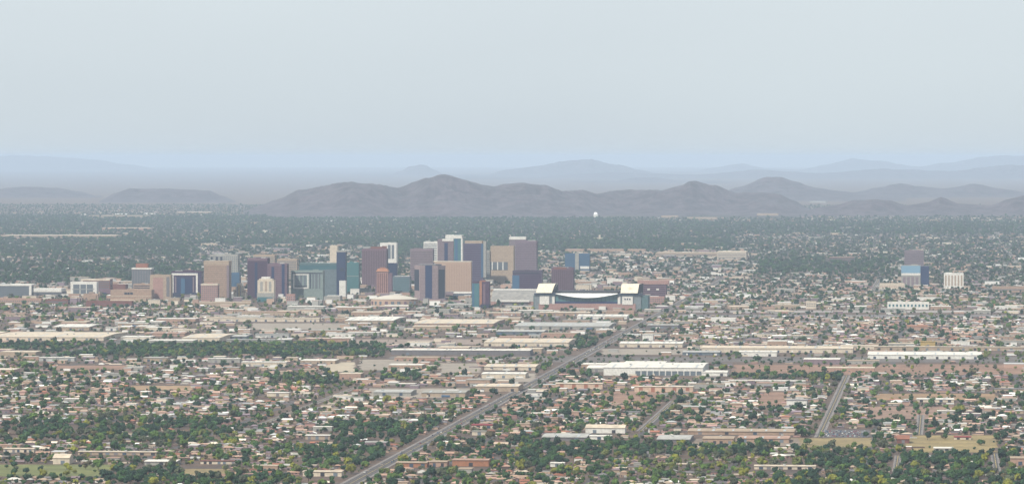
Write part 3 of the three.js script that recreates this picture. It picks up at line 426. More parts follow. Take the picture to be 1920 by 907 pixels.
T('parking_garage', 'purple-brown parking garage behind the ballpark with white openings', [1205, 1249, 530, 562], { wall: 'mauve', roof: 'pink', d: 50, plant: 0, style: 'bands', win: M([0.030, 0.020, 0.035]), parts: [['top_deck', 1196, 1254, 526, 533, 'pink', 1, 40], ['white_opening', 1214, 1219, 541, 544, 'white', 0.5], ['white_opening', 1231, 1236, 541, 544, 'white', 0.5]] });
T('office_block', 'small pinkish block at the east foot of the ballpark', [1210, 1246, 557, 570], { wall: 'pink', roof: 'cream', d: 24, style: 'grid', win: G.smoke });
// sports arena dome
{
  const Z = ground(735, 575).Z, a = onFace(690, 561, Z), b = onFace(781, 561, Z), X = (a.X + b.X) / 2, R = (b.X - a.X) / 2, g = thing('sports_arena', 'low round arena with a shallow cream dome roof', 'arena', X, Z - R * 0.7), h = a.Y, ht = onFace(735, 552.5, Z - R * 0.7).Y;
  const dome = new THREE.LatheGeometry(Array.from({ length: 13 }, (_, i) => new THREE.Vector2(R * (1 - i / 12) + 0.01, h + (ht - h) * Math.sin(i / 12 * Math.PI / 2))), 40); dome.scale(1, 1, 0.7); mesh('roof', dome, M([0.377, 0.344, 0.295], { map: null }), g);
  const cyl = new THREE.CylinderGeometry(R * 0.985, R * 0.985, h, 40, 1, true); cyl.scale(1, 1, 0.7); cyl.translate(0, h / 2, 0); mesh('wall', cyl, M(C.tan, { map: null }), g);
  for (let i = 0; i < 9; i++) { const t = (i - 4) * 0.26, x = R * 0.985 * Math.sin(t), z = R * 0.985 * 0.7 * Math.cos(t); mesh('wall_bay', box(x - 4, x + 4, h * 0.3, h * 0.7, z - 2.5, z + 0.6), M(i % 3 ? C.steel : C.mauve), g); }
  claim(X - R, X + R, Z - 1.4 * R, Z, 25, 'the cream domed arena');
}
// east side
T('office_block', 'blue and white banded glass block standing alone in the east', [1691, 1727, 498, 538], { wall: M(C.pale), roof: 'white', d: 30, plant: 1, parts: [['glass_top', 1691, 1727, 498, 512, G.sky, 0.6], ['white_band', 1691, 1727, 512, 516, 'white', 0.8], ['window_bay', 1694, 1699, 519, 535, 'lilac', 0.4], ['window_bay', 1702, 1707, 519, 535, 'lilac', 0.4], ['window_bay', 1710, 1715, 519, 535, 'lilac', 0.4], ['window_bay', 1718, 1723, 519, 535, 'lilac', 0.4], ['dark_wing', 1727.3, 1743, 499, 538, G.navy, -3, 30]], phrase: 'the blue and white glass block' });
T('office_tower', 'grey-lilac block behind the blue and white glass block', [1697, 1733, 470, 522], { wall: M([0.164, 0.135, 0.164]), style: 'grid', bay: 3.6, win: M([0.071, 0.058, 0.074]), roof: 'lilac', d: 36 });
T('hotel_block', 'pale ribbed block beside the blue and white glass block', [1771, 1808, 513, 540], { wall: 'white', style: 'piers', bay: 9, win: M(C.sand), roof: 'white', d: 30 });
T('low_office', 'low white block with pink trim beside the glass block', [1650, 1697, 532, 542], { wall: 'cream', style: 'grid', win: M(C.pink), roof: 'white', d: 30 });
T('apartment_block', 'white and teal apartment block standing over small houses', [1665, 1743, 567, 580], { wall: 'white', style: 'piers', bay: 9, win: G.teal, roof: 'white', d: 24, phrase: 'the white and teal apartment block' });
T('low_office', 'tan low building at the eastern edge', [1862, 1935, 538, 548], { wall: 'tan', style: 'bands', roof: 'sand', d: 40 });

T('low_office', 'cream block of apartments beside the rail yard', [1512, 1531, 566, 579], { wall: 'cream', style: 'grid', win: G.smoke, roof: 'cream', d: 26 });
T('church', 'white domed church at the foot of the long mountain', [1113, 1121, 402, 408], { wall: 'white', roof: 'white', d: 30, cat: 'church', plant: 0 });
{ const k = scene.children[scene.children.length - 1], dome = new THREE.SphereGeometry(13, 20, 10, 0, Math.PI * 2, 0, Math.PI / 2); dome.scale(1, 1.1, 1); dome.translate(0, ground(1117, 408) && onFace(1117, 402, k.position.z).Y, -15); mesh('dome', dome, M([0.72, 0.72, 0.72], { map: null }), k); }
T('church', 'cream church with a slim tower in the far tree cover', [1107, 1131, 446, 450], { wall: 'cream', roof: 'cream', d: 30, cat: 'church', plant: 0, parts: [['bell_tower', 1123, 1126, 440, 450, 'cream', 0.5, 6]] });
T('distant_warehouse', 'pale long roof far off beyond the hill saddle', [1518, 1550, 377.5, 380], { wall: 'pale', roof: 'pale', d: 250, plant: 0 });
for (const [i, a] of [[1240, 1272, 408], [1285, 1345, 411], [1420, 1460, 404]].entries()) T('distant_block', ['pale block at the foot of the long mountain, beside the domed church', 'long pale block at the foot of the long mountain', 'low pale block at the east foot of the long mountain'][i], [a[0], a[1], a[2] - 3.5, a[2] + 0.5], { wall: 'sand', roof: 'white', d: 80, plant: 0 });
for (const [l, b, w, r] of [['long white roof in the western tree cover', [165, 278, 404, 408], 'sand', 'white'], ['long pinkish roof line in the western tree cover', [190, 280, 427, 431], 'salmon', 'cream'], ['long flat roof crossing the far western trees', [0, 218, 441, 447], 'sand', 'white'], ['long pale roof below the western skyline hill', [330, 395, 397, 400], 'sand', 'white'], ['peach roofed long block behind the twin blue glass block', [1060, 1210, 468, 473], 'tan', 'salmon'], ['cream hospital block with a raised centre east of the towers', [1345, 1400, 472, 487], 'cream', 'cream'], ['long cream low block west of the cream hospital', [1230, 1345, 474, 481], 'sand', 'cream'], ['brown-roofed low block in the eastern trees', [1555, 1602, 483, 492], 'brown', 'tan']]) T('distant_block', l, b, { wall: w, roof: r, d: 120, plant: 0, style: 'bands', win: M(C.grey) });

// ───────────────────────── warehouses and sheds ─────────────────────────
const sheds = [];
function shed(label, b, wall, roof, o = {}) {                              // [x0, x1, eaves row of the south wall, base row]; the roof shows above the eaves
  const [x0, x1, yr, yb] = b, Z = ground((x0 + x1) / 2, yb).Z, a = onFace(x0, yb, Z), c = onFace(x1, yb, Z), H = o.h ?? rr(6, 9), W = c.X - a.X, X = (a.X + c.X) / 2;
  const back = ground((x0 + x1) / 2, yr), dd = clamp(-back.Z * (1 - H / EYE) + Z, 20, 260), d = o.d ?? dd;
  const g = thing(o.name ?? 'warehouse', label, o.cat ?? 'warehouse', X, Z), pitch = o.pitch ?? Math.min(2.2, d * 0.02);
  mesh('wall', box(-W / 2, W / 2, 0, H, -d, 0), M(Array.isArray(wall) ? wall : C[wall]), g);
  mesh('roof', quads([[[-W / 2 - 0.5, H + 0.02, 0.6], [W / 2 + 0.5, H + 0.02, 0.6], [W / 2 + 0.5, H + pitch, -d / 2], [-W / 2 - 0.5, H + pitch, -d / 2]], [[W / 2 + 0.5, H + 0.02, -d - 0.6], [-W / 2 - 0.5, H + 0.02, -d - 0.6], [-W / 2 - 0.5, H + pitch, -d / 2], [W / 2 + 0.5, H + pitch, -d / 2]], [[W / 2 + 0.5, H + 0.02, 0.6], [W / 2 + 0.5, H + 0.02, -d - 0.6], [W / 2 + 0.5, H + pitch, -d / 2]], [[-W / 2 - 0.5, H + 0.02, -d - 0.6], [-W / 2 - 0.5, H + 0.02, 0.6], [-W / 2 - 0.5, H + pitch, -d / 2]]]), M(C[roof] ?? roof, { map: roofStain }), g);
  mesh('fascia', box(-W / 2 - 0.5, W / 2 + 0.5, H - 0.7, H + 0.1, 0.2, 0.8), M(C[o.trim ?? roof] ?? C.white), g);
  const n = o.doors ?? Math.min(14, Math.floor(W / 22)), dw = Math.min(o.bays ? 6 : 5, W / (n + 1) * 0.5); for (let i = 0; i < n; i++) { const x = -W / 2 + (i + 0.5) * W / n + rr(-2, 2); mesh(o.doorName ?? 'loading_door', box(x - dw / 2, x + dw / 2, 0.2, o.bays ? H - 0.8 : Math.min(H - 1.4, 4.5), -0.2, 0.15), M(C[o.bays ?? pick(['dark', 'steel', 'grey', 'slate'])], { map: null }), g); }
  for (let i = 0, k = o.vents ?? Math.min(8, Math.floor(W / 40)); i < k; i++) { const x = rr(-W / 2 + 4, W / 2 - 4), z = -rr(0.25, 0.75) * d; mesh('roof_unit', box(x - 1.6, x + 1.6, H + pitch * (1 - Math.abs(-z / d * 2 - 1)) - 0.3, H + pitch + 1.6, z - 1.6, z + 1.6), M(C.silver), g); }
  if (W > 55) for (let i = 0, k = Math.min(6, Math.floor(W / 22)); i < k; i++) { const w = rr(1.2, 2), x = -W / 2 + (i + 0.5) * W / k + rr(-3, 3), s = pitch / (d / 2); mesh('skylight', quads([[[x - w, H + 0.12 + s * 2, -2], [x + w, H + 0.12 + s * 2, -2], [x + w, H + 0.12 + s * d * 0.42, -d * 0.42], [x - w, H + 0.12 + s * d * 0.42, -d * 0.42]]]), M([0.279, 0.303, 0.312], { map: null, rough: 0.5 }), g); }
  sheds.push({ X, Z, W, label });
  claim(X - W / 2, X + W / 2, Z - d, Z, o.clear ?? 75, o.phrase);
  return { g, X, Z, W, H, d };
}
const S = shed;
S('cream warehouse with a white roof behind the long cream shed by the river', [98, 166, 607, 619], 'sand', 'white');
S('very long cream shed beside the river wood', [-20, 193, 622, 638], 'cream', 'cream', { phrase: 'the very long cream shed' });
S('small bright white shed beside the road over the river', [197, 217, 614, 620], 'white', 'white');
S('white roofed long shed beyond the road bank', [220, 277, 605, 612], 'sand', 'white');
S('salmon roofed shed by the river wood', [270, 345, 622, 630], 'salmon', 'salmon');
S('cream warehouse with a banded roof at the edge of the river wood', [340, 411, 625, 641], 'cream', 'cream', { phrase: 'the cream banded warehouse' });
S('pale blue metal shed by the river wood', [416, 461, 627, 636], 'steel', 'silver');
S('long pale grey shed touching the river wood', [424, 545, 637, 643], 'pale', 'silver');
S('pale grey roofed shed behind the river wood', [478, 541, 625, 633], 'silver', 'silver');
S('long cream shed with a straight bright roof below the towers', [400, 598, 595, 603], 'cream', 'cream', { phrase: 'the long cream shed below the towers' });
S('cream warehouse with white roof beside the pale yard', [646, 737, 593, 607], 'sand', 'white', { h: 8, phrase: 'the white roofed yard warehouse' });
S('salmon roofed sheds at the east end of the river wood', [582, 655, 636, 643], 'salmon', 'salmon');
S('white roofed shed south of the river wood', [72, 138, 669, 677], 'silver', 'white', { phrase: 'the white shed south of the wood' });
S('pale shed among trees south of the river wood', [268, 313, 669, 678], 'sand', 'pale');
S('long pale shed south of the river wood', [389, 449, 671, 680], 'pale', 'white');
S('cream white long shed beside the square pale yard', [452, 536, 677, 687], 'cream', 'white', { phrase: 'the cream shed by the square yard' });
S('bright cream shed among dense trees and small houses', [500, 541, 735, 743], 'cream', 'white');
S('low peach building with a row of dark doorways', [776, 925, 597, 612], 'salmon', 'cream', { doors: 8, phrase: 'the peach building with dark doors' });
S('long grey-white industrial building below the ballpark', [964, 1142, 604, 617], 'pale', 'silver', { phrase: 'the long grey industrial building' });
S('peach flat block in front of the ballpark', [1011, 1106, 584, 592], 'tan', 'cream', { h: 8 });
S('bright white flat shed in front of the ballpark', [1082, 1176, 589, 598], 'white', 'white', { h: 7 });
S('peach flat shed in front of the arena', [912, 976, 585, 592], 'salmon', 'cream');
S('blue-grey long shed behind the beige storage yard', [930, 1020, 618, 627], 'steel', 'silver');
S('long beige shed beside the avenue', [907, 1066, 634, 649], 'cream', 'cream', { phrase: 'the long beige shed by the avenue' });
S('very long shed with a white roof edge and blank grey wall', [733, 994, 650, 666], 'grey', 'white', { h: 10, d: 60, doors: 4, phrase: 'the very long grey shed' });
S('terraced white building with stepped pale roofs', [908, 1004, 680, 694], 'cream', 'cream', { d: 110, phrase: 'the terraced white building' });
S('white annex in front of the terraced white building', [903, 985, 700, 709], 'cream', 'white', { d: 60 });
{ const r = S('huge white warehouse with a bright roof beside the dirt field', [1132, 1318, 676, 704], 'white', 'white', { h: 14, d: 190, doors: 0, phrase: 'the huge white warehouse' });
  for (let i = 0; i < 11; i++) { const x = lerp(-r.W / 2 + 60, r.W / 2 - 6, i / 10); const m = mesh('bay_door', box(x - 4.4, x + 4.4, 0.3, 8, -0.2, 0.2), M(C.steel), r.g); mesh('door_frame', quads([...boxQ(x - 5.2, x - 4.4, 0.3, 8.9, -0.2, 0.4), ...boxQ(x + 4.4, x + 5.2, 0.3, 8.9, -0.2, 0.4), ...boxQ(x - 4.4, x + 4.4, 8, 8.9, -0.2, 0.4)]), M(C.white), m); } }
S('white flat annex at the corner of the huge white warehouse', [1316, 1364, 694, 705], 'white', 'white', { h: 7 });
S('white flat annex in front of the huge white warehouse', [1100, 1134, 684, 697], 'pale', 'white', { h: 7 });
S('small square white building on the pale yard beside the avenue', [1205, 1225, 625, 638], 'white', 'white', { h: 12, d: 22, doors: 1 });
S('cream long shed beyond the beige yard by the avenue', [1162, 1280, 640, 651], 'cream', 'white', { phrase: 'the cream shed by the bridge' });
S('grey shed beyond the cream shed by the avenue', [1214, 1272, 607, 616], 'grey', 'pale');
S('long cream warehouse with round trees in front', [1316, 1600, 648, 661], 'cream', 'cream', { phrase: 'the long cream warehouse' });
S('low white warehouse in front of the long cream warehouse', [1386, 1457, 657, 668], 'white', 'white');
S('long bright white warehouse beside the dry riverbed', [1628, 1842, 659, 673], 'white', 'white', { phrase: 'the long bright white warehouse' });
S('cream warehouse behind the long bright white warehouse', [1640, 1930, 650, 657], 'sand', 'cream');
S('pale blue low sheds by the dry riverbed', [1280, 1350, 657, 666], 'steel', 'silver');
S('raised yellow block standing above the white warehouse', [1727, 1755, 640, 650], 'yellow', 'yellow', { h: 11, d: 20, doors: 1, vents: 1 });
S('peach square building among eastern houses', [1702, 1740, 609, 619], 'salmon', 'orange', { h: 9 });
S('long pinkish apartment row beside the avenue', [1042, 1130, 710, 729], [0.50, 0.37, 0.29], 'cream', { h: 9, d: 30, name: 'apartment_row', cat: 'apartments', doorName: 'stair_bay', bays: 'rust', doors: 4, clear: 45 });
S('peach apartment row with rust stair bays east of the avenue row', [1190, 1300, 718, 735], [0.50, 0.37, 0.29], 'cream', { h: 9, d: 26, name: 'apartment_row', cat: 'apartments', doorName: 'stair_bay', bays: 'rust', doors: 5, clear: 45 });
S('beige sheds between the avenue and the terraced building', [892, 972, 719, 734], 'sand', 'cream', { phrase: 'the beige avenue sheds' });
S('pale metal shed in the yard west of the avenue', [700, 770, 730, 742], 'pale', 'silver');
S('pale flat shed in the yard beside the avenue', [790, 872, 731, 744], 'sand', 'pale');
S('white curved roof hall among trees and small houses', [1098, 1172, 799, 812], 'white', 'cream', { pitch: 3.5, phrase: 'the white hall' });
S('long grey roofed sheds by the dense trees', [1016, 1100, 812, 826], 'grey', 'silver', { h: 5, phrase: 'the grey sheds' });
S('pale metal shed next to the grey roofed sheds', [1104, 1146, 815, 824], 'white', 'white', { h: 5 });
S('grey metal roofed shed beside the brown school', [1232, 1294, 815, 830], 'grey', 'silver', { h: 5 });
for (const [l, b, w, r, h, d] of [['broad brown school block with a banded roof', [1318, 1376, 812, 833], 'tan', 'sand', 8, 50], ['long brown school wing with a pale roof edge', [1384, 1480, 811, 830], 'tan', 'salmon', 6, 60], ['low flat school wing behind the school blocks', [1290, 1490, 804, 815], 'tan', 'sand', 5, 60]]) S(l, b, w, r, { h, d, name: 'school', cat: 'school', doorName: 'door', doors: 4, phrase: 'the brown school' });
S('barn-like hall with a dark red roof by the playing field', [1683, 1706, 814, 831], 'brick', 'rust', { h: 6, d: 34, pitch: 4, doors: 1, name: 'red_barn', cat: 'barn', phrase: 'the red barn' });
S('low building with a red roof at the edge of the playing field', [1790, 1822, 816, 824], 'cream', 'red', { h: 4, d: 18, name: 'club_house', cat: 'building', doors: 2, doorName: 'door' });
S('pale flat building beside the playing field', [1752, 1788, 833, 846], 'pale', 'white', { h: 4.5, d: 22, name: 'low_office', cat: 'building', doors: 2, doorName: 'door' });
S('long orange-tan building with arched doorways beside the avenue', [742, 800, 858, 876], 'orange', 'sand', { h: 6, d: 22, name: 'school', cat: 'school', doorName: 'doorway', doors: 3, phrase: 'the orange-tan building' });
S('orange-tan wing joined to the long building beside the avenue', [806, 838, 858, 875], 'salmon', 'sand', { h: 6.5, d: 22, name: 'school', cat: 'school', doorName: 'doorway', doors: 2 });
S('plain orange-tan hall east of the arched building', [848, 916, 855, 874], 'orange', 'salmon', { h: 8, d: 26, name: 'school', cat: 'school', doorName: 'doorway', doors: 1 });
S('yellow-tan flat house with dark openings beside the avenue', [567, 640, 879, 893], 'cream', 'cream', { h: 6, d: 20, name: 'shop', cat: 'building', doorName: 'doorway', doors: 3, phrase: 'the yellow-tan shop' });
S('flat red roofed shop beside the avenue', [884, 925, 793, 803], 'cream', 'red', { h: 5, d: 24, name: 'shop', cat: 'shop', doorName: 'doorway', doors: 2, phrase: 'the red roofed shop' });
S('cream walled shop in front of the red roofed shop', [885, 912, 806, 816], 'cream', 'pale', { h: 6, d: 12, name: 'shop', cat: 'shop', doorName: 'doorway', doors: 1 });
S('long house row with a dark red roof beyond the straw field', [375, 440, 861, 870], 'cream', 'brick', { h: 4.5, d: 16, name: 'apartment_row', cat: 'apartments', doorName: 'door', doors: 5, phrase: 'the red roofed row' });
S('white roofed shop beside the grass park', [270, 330, 862, 872], 'pale', 'white', { h: 5, d: 30, name: 'shop', cat: 'shop', doorName: 'doorway', doors: 3 });
S('cream gabled hall at the edge of the grass park', [98, 129, 853, 870], 'cream', 'cream', { h: 8, d: 24, pitch: 4, name: 'church_hall', cat: 'hall', doorName: 'door', doors: 1, phrase: 'the cream hall' });
S('low cream row at the edge of the grass park', [5, 62, 839, 848], 'cream', 'cream', { h: 5, d: 16, name: 'apartment_row', cat: 'apartments', doorName: 'door', doors: 5 });
S('long low cream row behind the grass park trees', [145, 292, 846, 853], 'sand', 'cream', { h: 4.5, d: 14, name: 'apartment_row', cat: 'apartments', doorName: 'door', doors: 9, phrase: 'the low cream row' });
S('pale two storey house row between dark trees', [572, 618, 812, 824], 'sand', 'white', { h: 6, d: 16, name: 'apartment_row', cat: 'apartments', doorName: 'door', doors: 3 });
S('bright white house among dense trees with a low shed', [1032, 1058, 866, 875], 'white', 'white', { h: 5, d: 14, name: 'villa', cat: 'house', doorName: 'door', doors: 1 });
S('long pale low building behind a thick belt of trees', [1415, 1530, 870, 880], 'cream', 'cream', { h: 4.5, d: 18, name: 'apartment_row', cat: 'apartments', doorName: 'door', doors: 6, phrase: 'the long pale low building' });
S('pale pink walled building at the east end of the tree belt', [1896, 1935, 852, 872], 'salmon', 'sand', { h: 9, d: 30, name: 'hall', cat: 'hall', doorName: 'door', doors: 1 });
S('long cream roofed building by the dirt lot and car park', [1720, 1790, 745, 754], 'cream', 'white', { h: 5, d: 30, name: 'school', cat: 'school', doorName: 'door', doors: 4 });
// a white boundary wall
{ const a = ground(1366, 714), b = ground(1512, 714), g = thing('boundary_wall', 'long low white wall along the trees below the dirt field', 'wall', (a.X + b.X) / 2, a.Z), n = 12, w = (b.X - a.X) / n; for (let i = 0; i < n; i++) mesh('wall_panel', box(-w * n / 2 + i * w + 0.1, -w * n / 2 + (i + 1) * w - 0.1, 0, 2.6, -0.2, 0.2), M(C.white), g); claim(a.X, b.X, a.Z - 1, a.Z, 70); }

// ───────────────────────── scattered city: trees, houses, low buildings ─────────────────────────
// Zones in photo pixels: how much of the view over that ground trees, houses and low flat buildings take up (optical depth along the line of sight).
const zones = [                                                            // x0, x1, y0, y1, trees, houses, flat buildings
  [-400, 2400, 0, 405, 2.0, 0.05, 0.02], [-400, 480, 385, 432, 1.6, 0.16, 0.12], [1480, 2400, 385, 415, 1.7, 0.12, 0.05],
  [-400, 2400, 405, 432, 3.4, 0.05, 0.015], [1180, 2400, 405, 416, 1.7, 0.30, 0.08],
  [-400, 2400, 432, 482, 3.2, 0.08, 0.03], [-400, 470, 432, 482, 2.6, 0.18, 0.06], [1380, 2400, 440, 482, 2.0, 0.36, 0.15],
  [-400, 2400, 482, 532, 2.0, 0.24, 0.2], [-400, 370, 495, 532, 2.6, 0.16, 0.05], [1420, 1680, 485, 515, 2.6, 0.14, 0.05], [1000, 1420, 470, 540, 1.0, 0.40, 0.6], [370, 700, 460, 500, 1.1, 0.3, 0.5],
  [-400, 2400, 532, 577, 0.9, 0.35, 0.6], [120, 1250, 526, 574, 0.7, 0.05, 1.6], [1250, 2400, 532, 577, 1.1, 0.6, 0.45],
  [-400, 2400, 577, 604, 0.5, 0.12, 1.7], [-400, 400, 574, 606, 1.3, 0.9, 0.25], [1250, 2400, 590, 650, 0.75, 1.3, 0.3],
  [-400, 2400, 604, 672, 0.55, 0.15, 1.6], [1230, 2400, 595, 648, 0.75, 1.3, 0.35],
  [-400, 2400, 672, 704, 0.75, 0.65, 0.75], [1080, 2400, 668, 682, 0.45, 0.02, 0.0],
  [-400, 2400, 704, 782, 1.05, 1.35, 0.15], [640, 1000, 704, 750, 0.55, 0.7, 0.9], [1000, 1500, 704, 740, 0.85, 1.0, 0.3],
  [-400, 2400, 782, 842, 1.15, 1.15, 0.08], [-400, 2400, 842, 960, 1.4, 0.85, 0.05],
  // tree belts
  [-400, 85, 644, 660, 4, 0, 0], [60, 700, 645, 669, 4.2, 0.01, 0], [640, 760, 651, 668, 2.4, 0, 0.1], [1075, 1145, 632, 655, 2.6, 0, 0.1], [1000, 1100, 690, 706, 2.6, 0, 0.1],
  [500, 640, 707, 722, 3.4, 0.1, 0], [-400, 430, 789, 831, 2.5, 0.22, 0], [620, 830, 795, 832, 2.4, 0.3, 0], [560, 720, 842, 872, 2.4, 0.3, 0], [180, 340, 876, 907, 2.6, 0.2, 0], [330, 560, 896, 925, 2.5, 0.15, 0], [1050, 1450, 834, 862, 2.4, 0.25, 0], [960, 1060, 822, 880, 3.2, 0.1, 0], [1200, 1480, 862, 896, 2.2, 0.35, 0], [1485, 1910, 848, 880, 2.4, 0.3, 0], [1440, 1930, 886, 925, 2.4, 0.3, 0], [1370, 1580, 700, 712, 2.6, 0, 0], [1508, 1580, 694, 716, 4.2, 0, 0], [800, 1000, 846, 862, 1.6, 0.3, 0], [700, 780, 700, 716, 2.6, 0, 0],
];
const zoneAt = (x, y) => { const jx = x + (noise(x / 26, y / 5, 71) - 0.5) * 34, jy = y + (noise(x / 30, y / 7, 72) - 0.5) * Math.min(9, Math.max(2, (y - 380) / 40)); let r = zones[0]; for (const z of zones) if (jx >= z[0] && jx < z[1] && jy >= z[2] && jy < z[3]) r = z; return r; };
const cellKey = (a, b) => a * 100003 + b, grid = new Map();                // keep-out rectangles by 200 m cell
for (const k of keepOut) for (let i = Math.floor(k.x0 / 200); i <= Math.floor(k.x1 / 200); i++) for (let j = Math.floor(k.z0 / 200); j <= Math.floor(k.z1 / 200); j++) { const q = cellKey(i, j); if (!grid.has(q)) grid.set(q, []); grid.get(q).push(k); }
const taken = (X, Z, r = 0) => (grid.get(cellKey(Math.floor(X / 200), Math.floor(Z / 200))) ?? []).some((k) => X > k.x0 - r && X < k.x1 + r && Z > k.z0 - r && Z < k.z1 + r);
function claimBox(x0, x1, z0, z1) { const k = { x0, x1, z0, z1 }; for (let i = Math.floor(x0 / 200); i <= Math.floor(x1 / 200); i++) for (let j = Math.floor(z0 / 200); j <= Math.floor(z1 / 200); j++) { const q = cellKey(i, j); if (!grid.has(q)) grid.set(q, []); grid.get(q).push(k); } }
const fieldAt = (p) => fields.find((f) => p.x > f.x0 && p.x < f.x1 && p.y > f.y0 && p.y < f.y1);
const inRidge = (X, Z) => { const D = -(X * Math.sin(YAW) + Z * Math.cos(YAW)); const u = CX + FOCAL * ((X * Math.cos(YAW) - Z * Math.sin(YAW)) / D); return D > 27000 && ((u > 500 && u < 1500 && D < 31500) || (u >= 1560 && D > 27700 && D < 29900)); };
const where = (X, Z) => {                                                  // where a small thing stands, told by the nearest thing one can find
  let b = null, bd = 1e9; for (const l of landmarks) { const dx = Math.max(0, Math.abs(X - l.X) - l.r), d = Math.hypot(dx, (Z - l.Z) * 0.5); if (d < bd) { bd = d; b = l; } }
  const dx = X - b.X, dz = Z - b.Z, side = Math.abs(dx) > b.r && Math.abs(dx) - b.r > Math.abs(dz) * 0.5, far = Math.hypot(Math.max(0, Math.abs(dx) - b.r), dz);
  return (far < 70 ? 'close ' : far > 260 ? 'well ' : '') + (side ? (dx > 0 ? 'east of ' : 'west of ') : dz > 0 ? 'south of ' : 'behind ') + b.phrase;
};

// — low flat buildings —
const flats = [];
for (let Z = -5200; Z > -30000;) {
  const D = -Z, cs = D < 12000 ? 62 : D < 18000 ? 95 : 140;
  for (let X = Z * 0.232; X < -Z * 0.030 + 60; X += cs) {
    const x = X + rr(0, cs * 0.5), z = Z - rr(0, cs * 0.5), p = project(x, 0, z), zn = zoneAt(p.x, p.y);
    if (zn[6] <= 0 || inRidge(x, z)) continue;
    const ind = p.y > 576 && p.y < 706 && zn[6] > 0.4, big = rnd() < (ind ? 0.5 : 0.25), w = (big ? (ind ? rr(40, 115) : rr(30, 62)) : rr(12, 32)) * (D > 15000 ? 1.3 : 1), d = big ? (ind ? rr(28, 60) : rr(20, 45)) : rr(10, 24), town = zn[6] > 1.5 && p.y < 575, h = town ? rr(5, 17) : big ? rr(5.5, 10) : rr(3.6, 6.5);
    const pr = zn[6] * (EYE / D) / (w * (h + 0.5)) * cs * cs;
    if (rnd() > pr || taken(x, z, Math.max(w, d) / 2) || onRoad(x, z, w / 2 + 4) || (D < 26000 && fieldAt(p) && rnd() > 0.12)) continue;
    flats.push({ X: x, Z: z, w: ind ? w : Math.min(w, cs - 4), d, h, p, size: Math.min(w, cs) * h / D / D, in: p.x > 4 && p.x < 1916 && p.y < 905, wall: pick(['white', 'cream', 'sand', 'tan', 'pale', 'tan', 'salmon', 'pale', 'lilac']), roof: ind ? pick(['white', 'white', 'white', 'cream', 'cream', 'pale', 'silver', 'sand', 'salmon']) : pick(['white', 'white', 'pale', 'cream', 'silver', 'sand', 'grey', 'salmon']) });
    claimBox(x - w / 2 - 2, x + w / 2 + 2, z - d / 2 - 2, z + d / 2 + 2);
  }
  Z -= cs;
}
const roofWord = { white: 'white', pale: 'pale grey', cream: 'cream', silver: 'silver metal', sand: 'sand coloured', grey: 'grey', salmon: 'salmon', brown: 'brown', rust: 'terracotta', brick: 'red-brown', tan: 'tan', orange: 'orange tile', lilac: 'lilac', pink: 'pink' };
flats.sort((a, b) => b.size - a.size);
{
  const mine = flats.filter((f) => f.in).slice(0, 240), rest = flats.filter((f) => !mine.includes(f));
  for (const f of mine) {
    const big = f.w > 30, g = thing(big ? 'workshop' : 'low_building', `${big ? 'long' : 'small'} building, ${roofWord[f.roof].split(' ')[0]} roof, ${roofWord[f.wall].split(' ')[0]} walls, ${where(f.X, f.Z)}`, big ? 'workshop' : 'building', f.X, f.Z, 'low flat-roofed buildings between the warehouses');
    mesh('wall', box(-f.w / 2, f.w / 2, 0, f.h, -f.d / 2, f.d / 2), M(C[f.wall]), g);
    mesh('roof', box(-f.w / 2 - 0.3, f.w / 2 + 0.3, f.h, f.h + 0.5, -f.d / 2 - 0.3, f.d / 2 + 0.3), M(C[f.roof], { map: roofStain }), g);
    const n = Math.max(1, Math.round(f.w / 12)); for (let i = 0; i < n; i++) { const x = -f.w / 2 + (i + 0.5) * f.w / n; mesh(i % 2 ? 'window' : 'door', box(x - 1.6, x + 1.6, i % 2 ? 1.2 : 0.1, 2.9, f.d / 2 - 0.1, f.d / 2 + 0.12), i % 2 ? G.smoke : M(C.dark, { map: null }), g); }
    if (big) mesh('roof_unit', box(-2, 2, f.h + 0.5, f.h + 2.2, -2, 1), M(C.silver), g);
  }
  const cov = new THREE.Group(); cov.name = 'low_building_cover'; cov.userData = { kind: 'stuff', label: 'far low flat-roofed buildings scattered through the city' }; scene.add(cov);
  const unit = box(-0.5, 0.5, 0, 1, -0.5, 0.5), W = new THREE.InstancedMesh(unit, M([1, 1, 1], { map: null }), rest.length), R = new THREE.InstancedMesh(unit, M([1, 1.0, 1], { map: null, rough: 0.95 }), rest.length), m = new THREE.Matrix4(), c = new THREE.Color();
  W.name = 'walls'; R.name = 'roofs';
  rest.forEach((f, i) => { m.makeScale(f.w, f.h, f.d).setPosition(f.X, 0, f.Z); W.setMatrixAt(i, m); W.setColorAt(i, c.setRGB(...C[f.wall]).multiplyScalar(rr(0.75, 1.05))); m.makeScale(f.w + 0.6, 0.5, f.d + 0.6).setPosition(f.X, f.h, f.Z); R.setMatrixAt(i, m); R.setColorAt(i, c.setRGB(...C[f.roof]).multiplyScalar(rr(0.7, 1.12))); });
  for (const q of [W, R]) { q.castShadow = q.receiveShadow = true; q.userData.kind = 'stuff'; cov.add(q); }
}

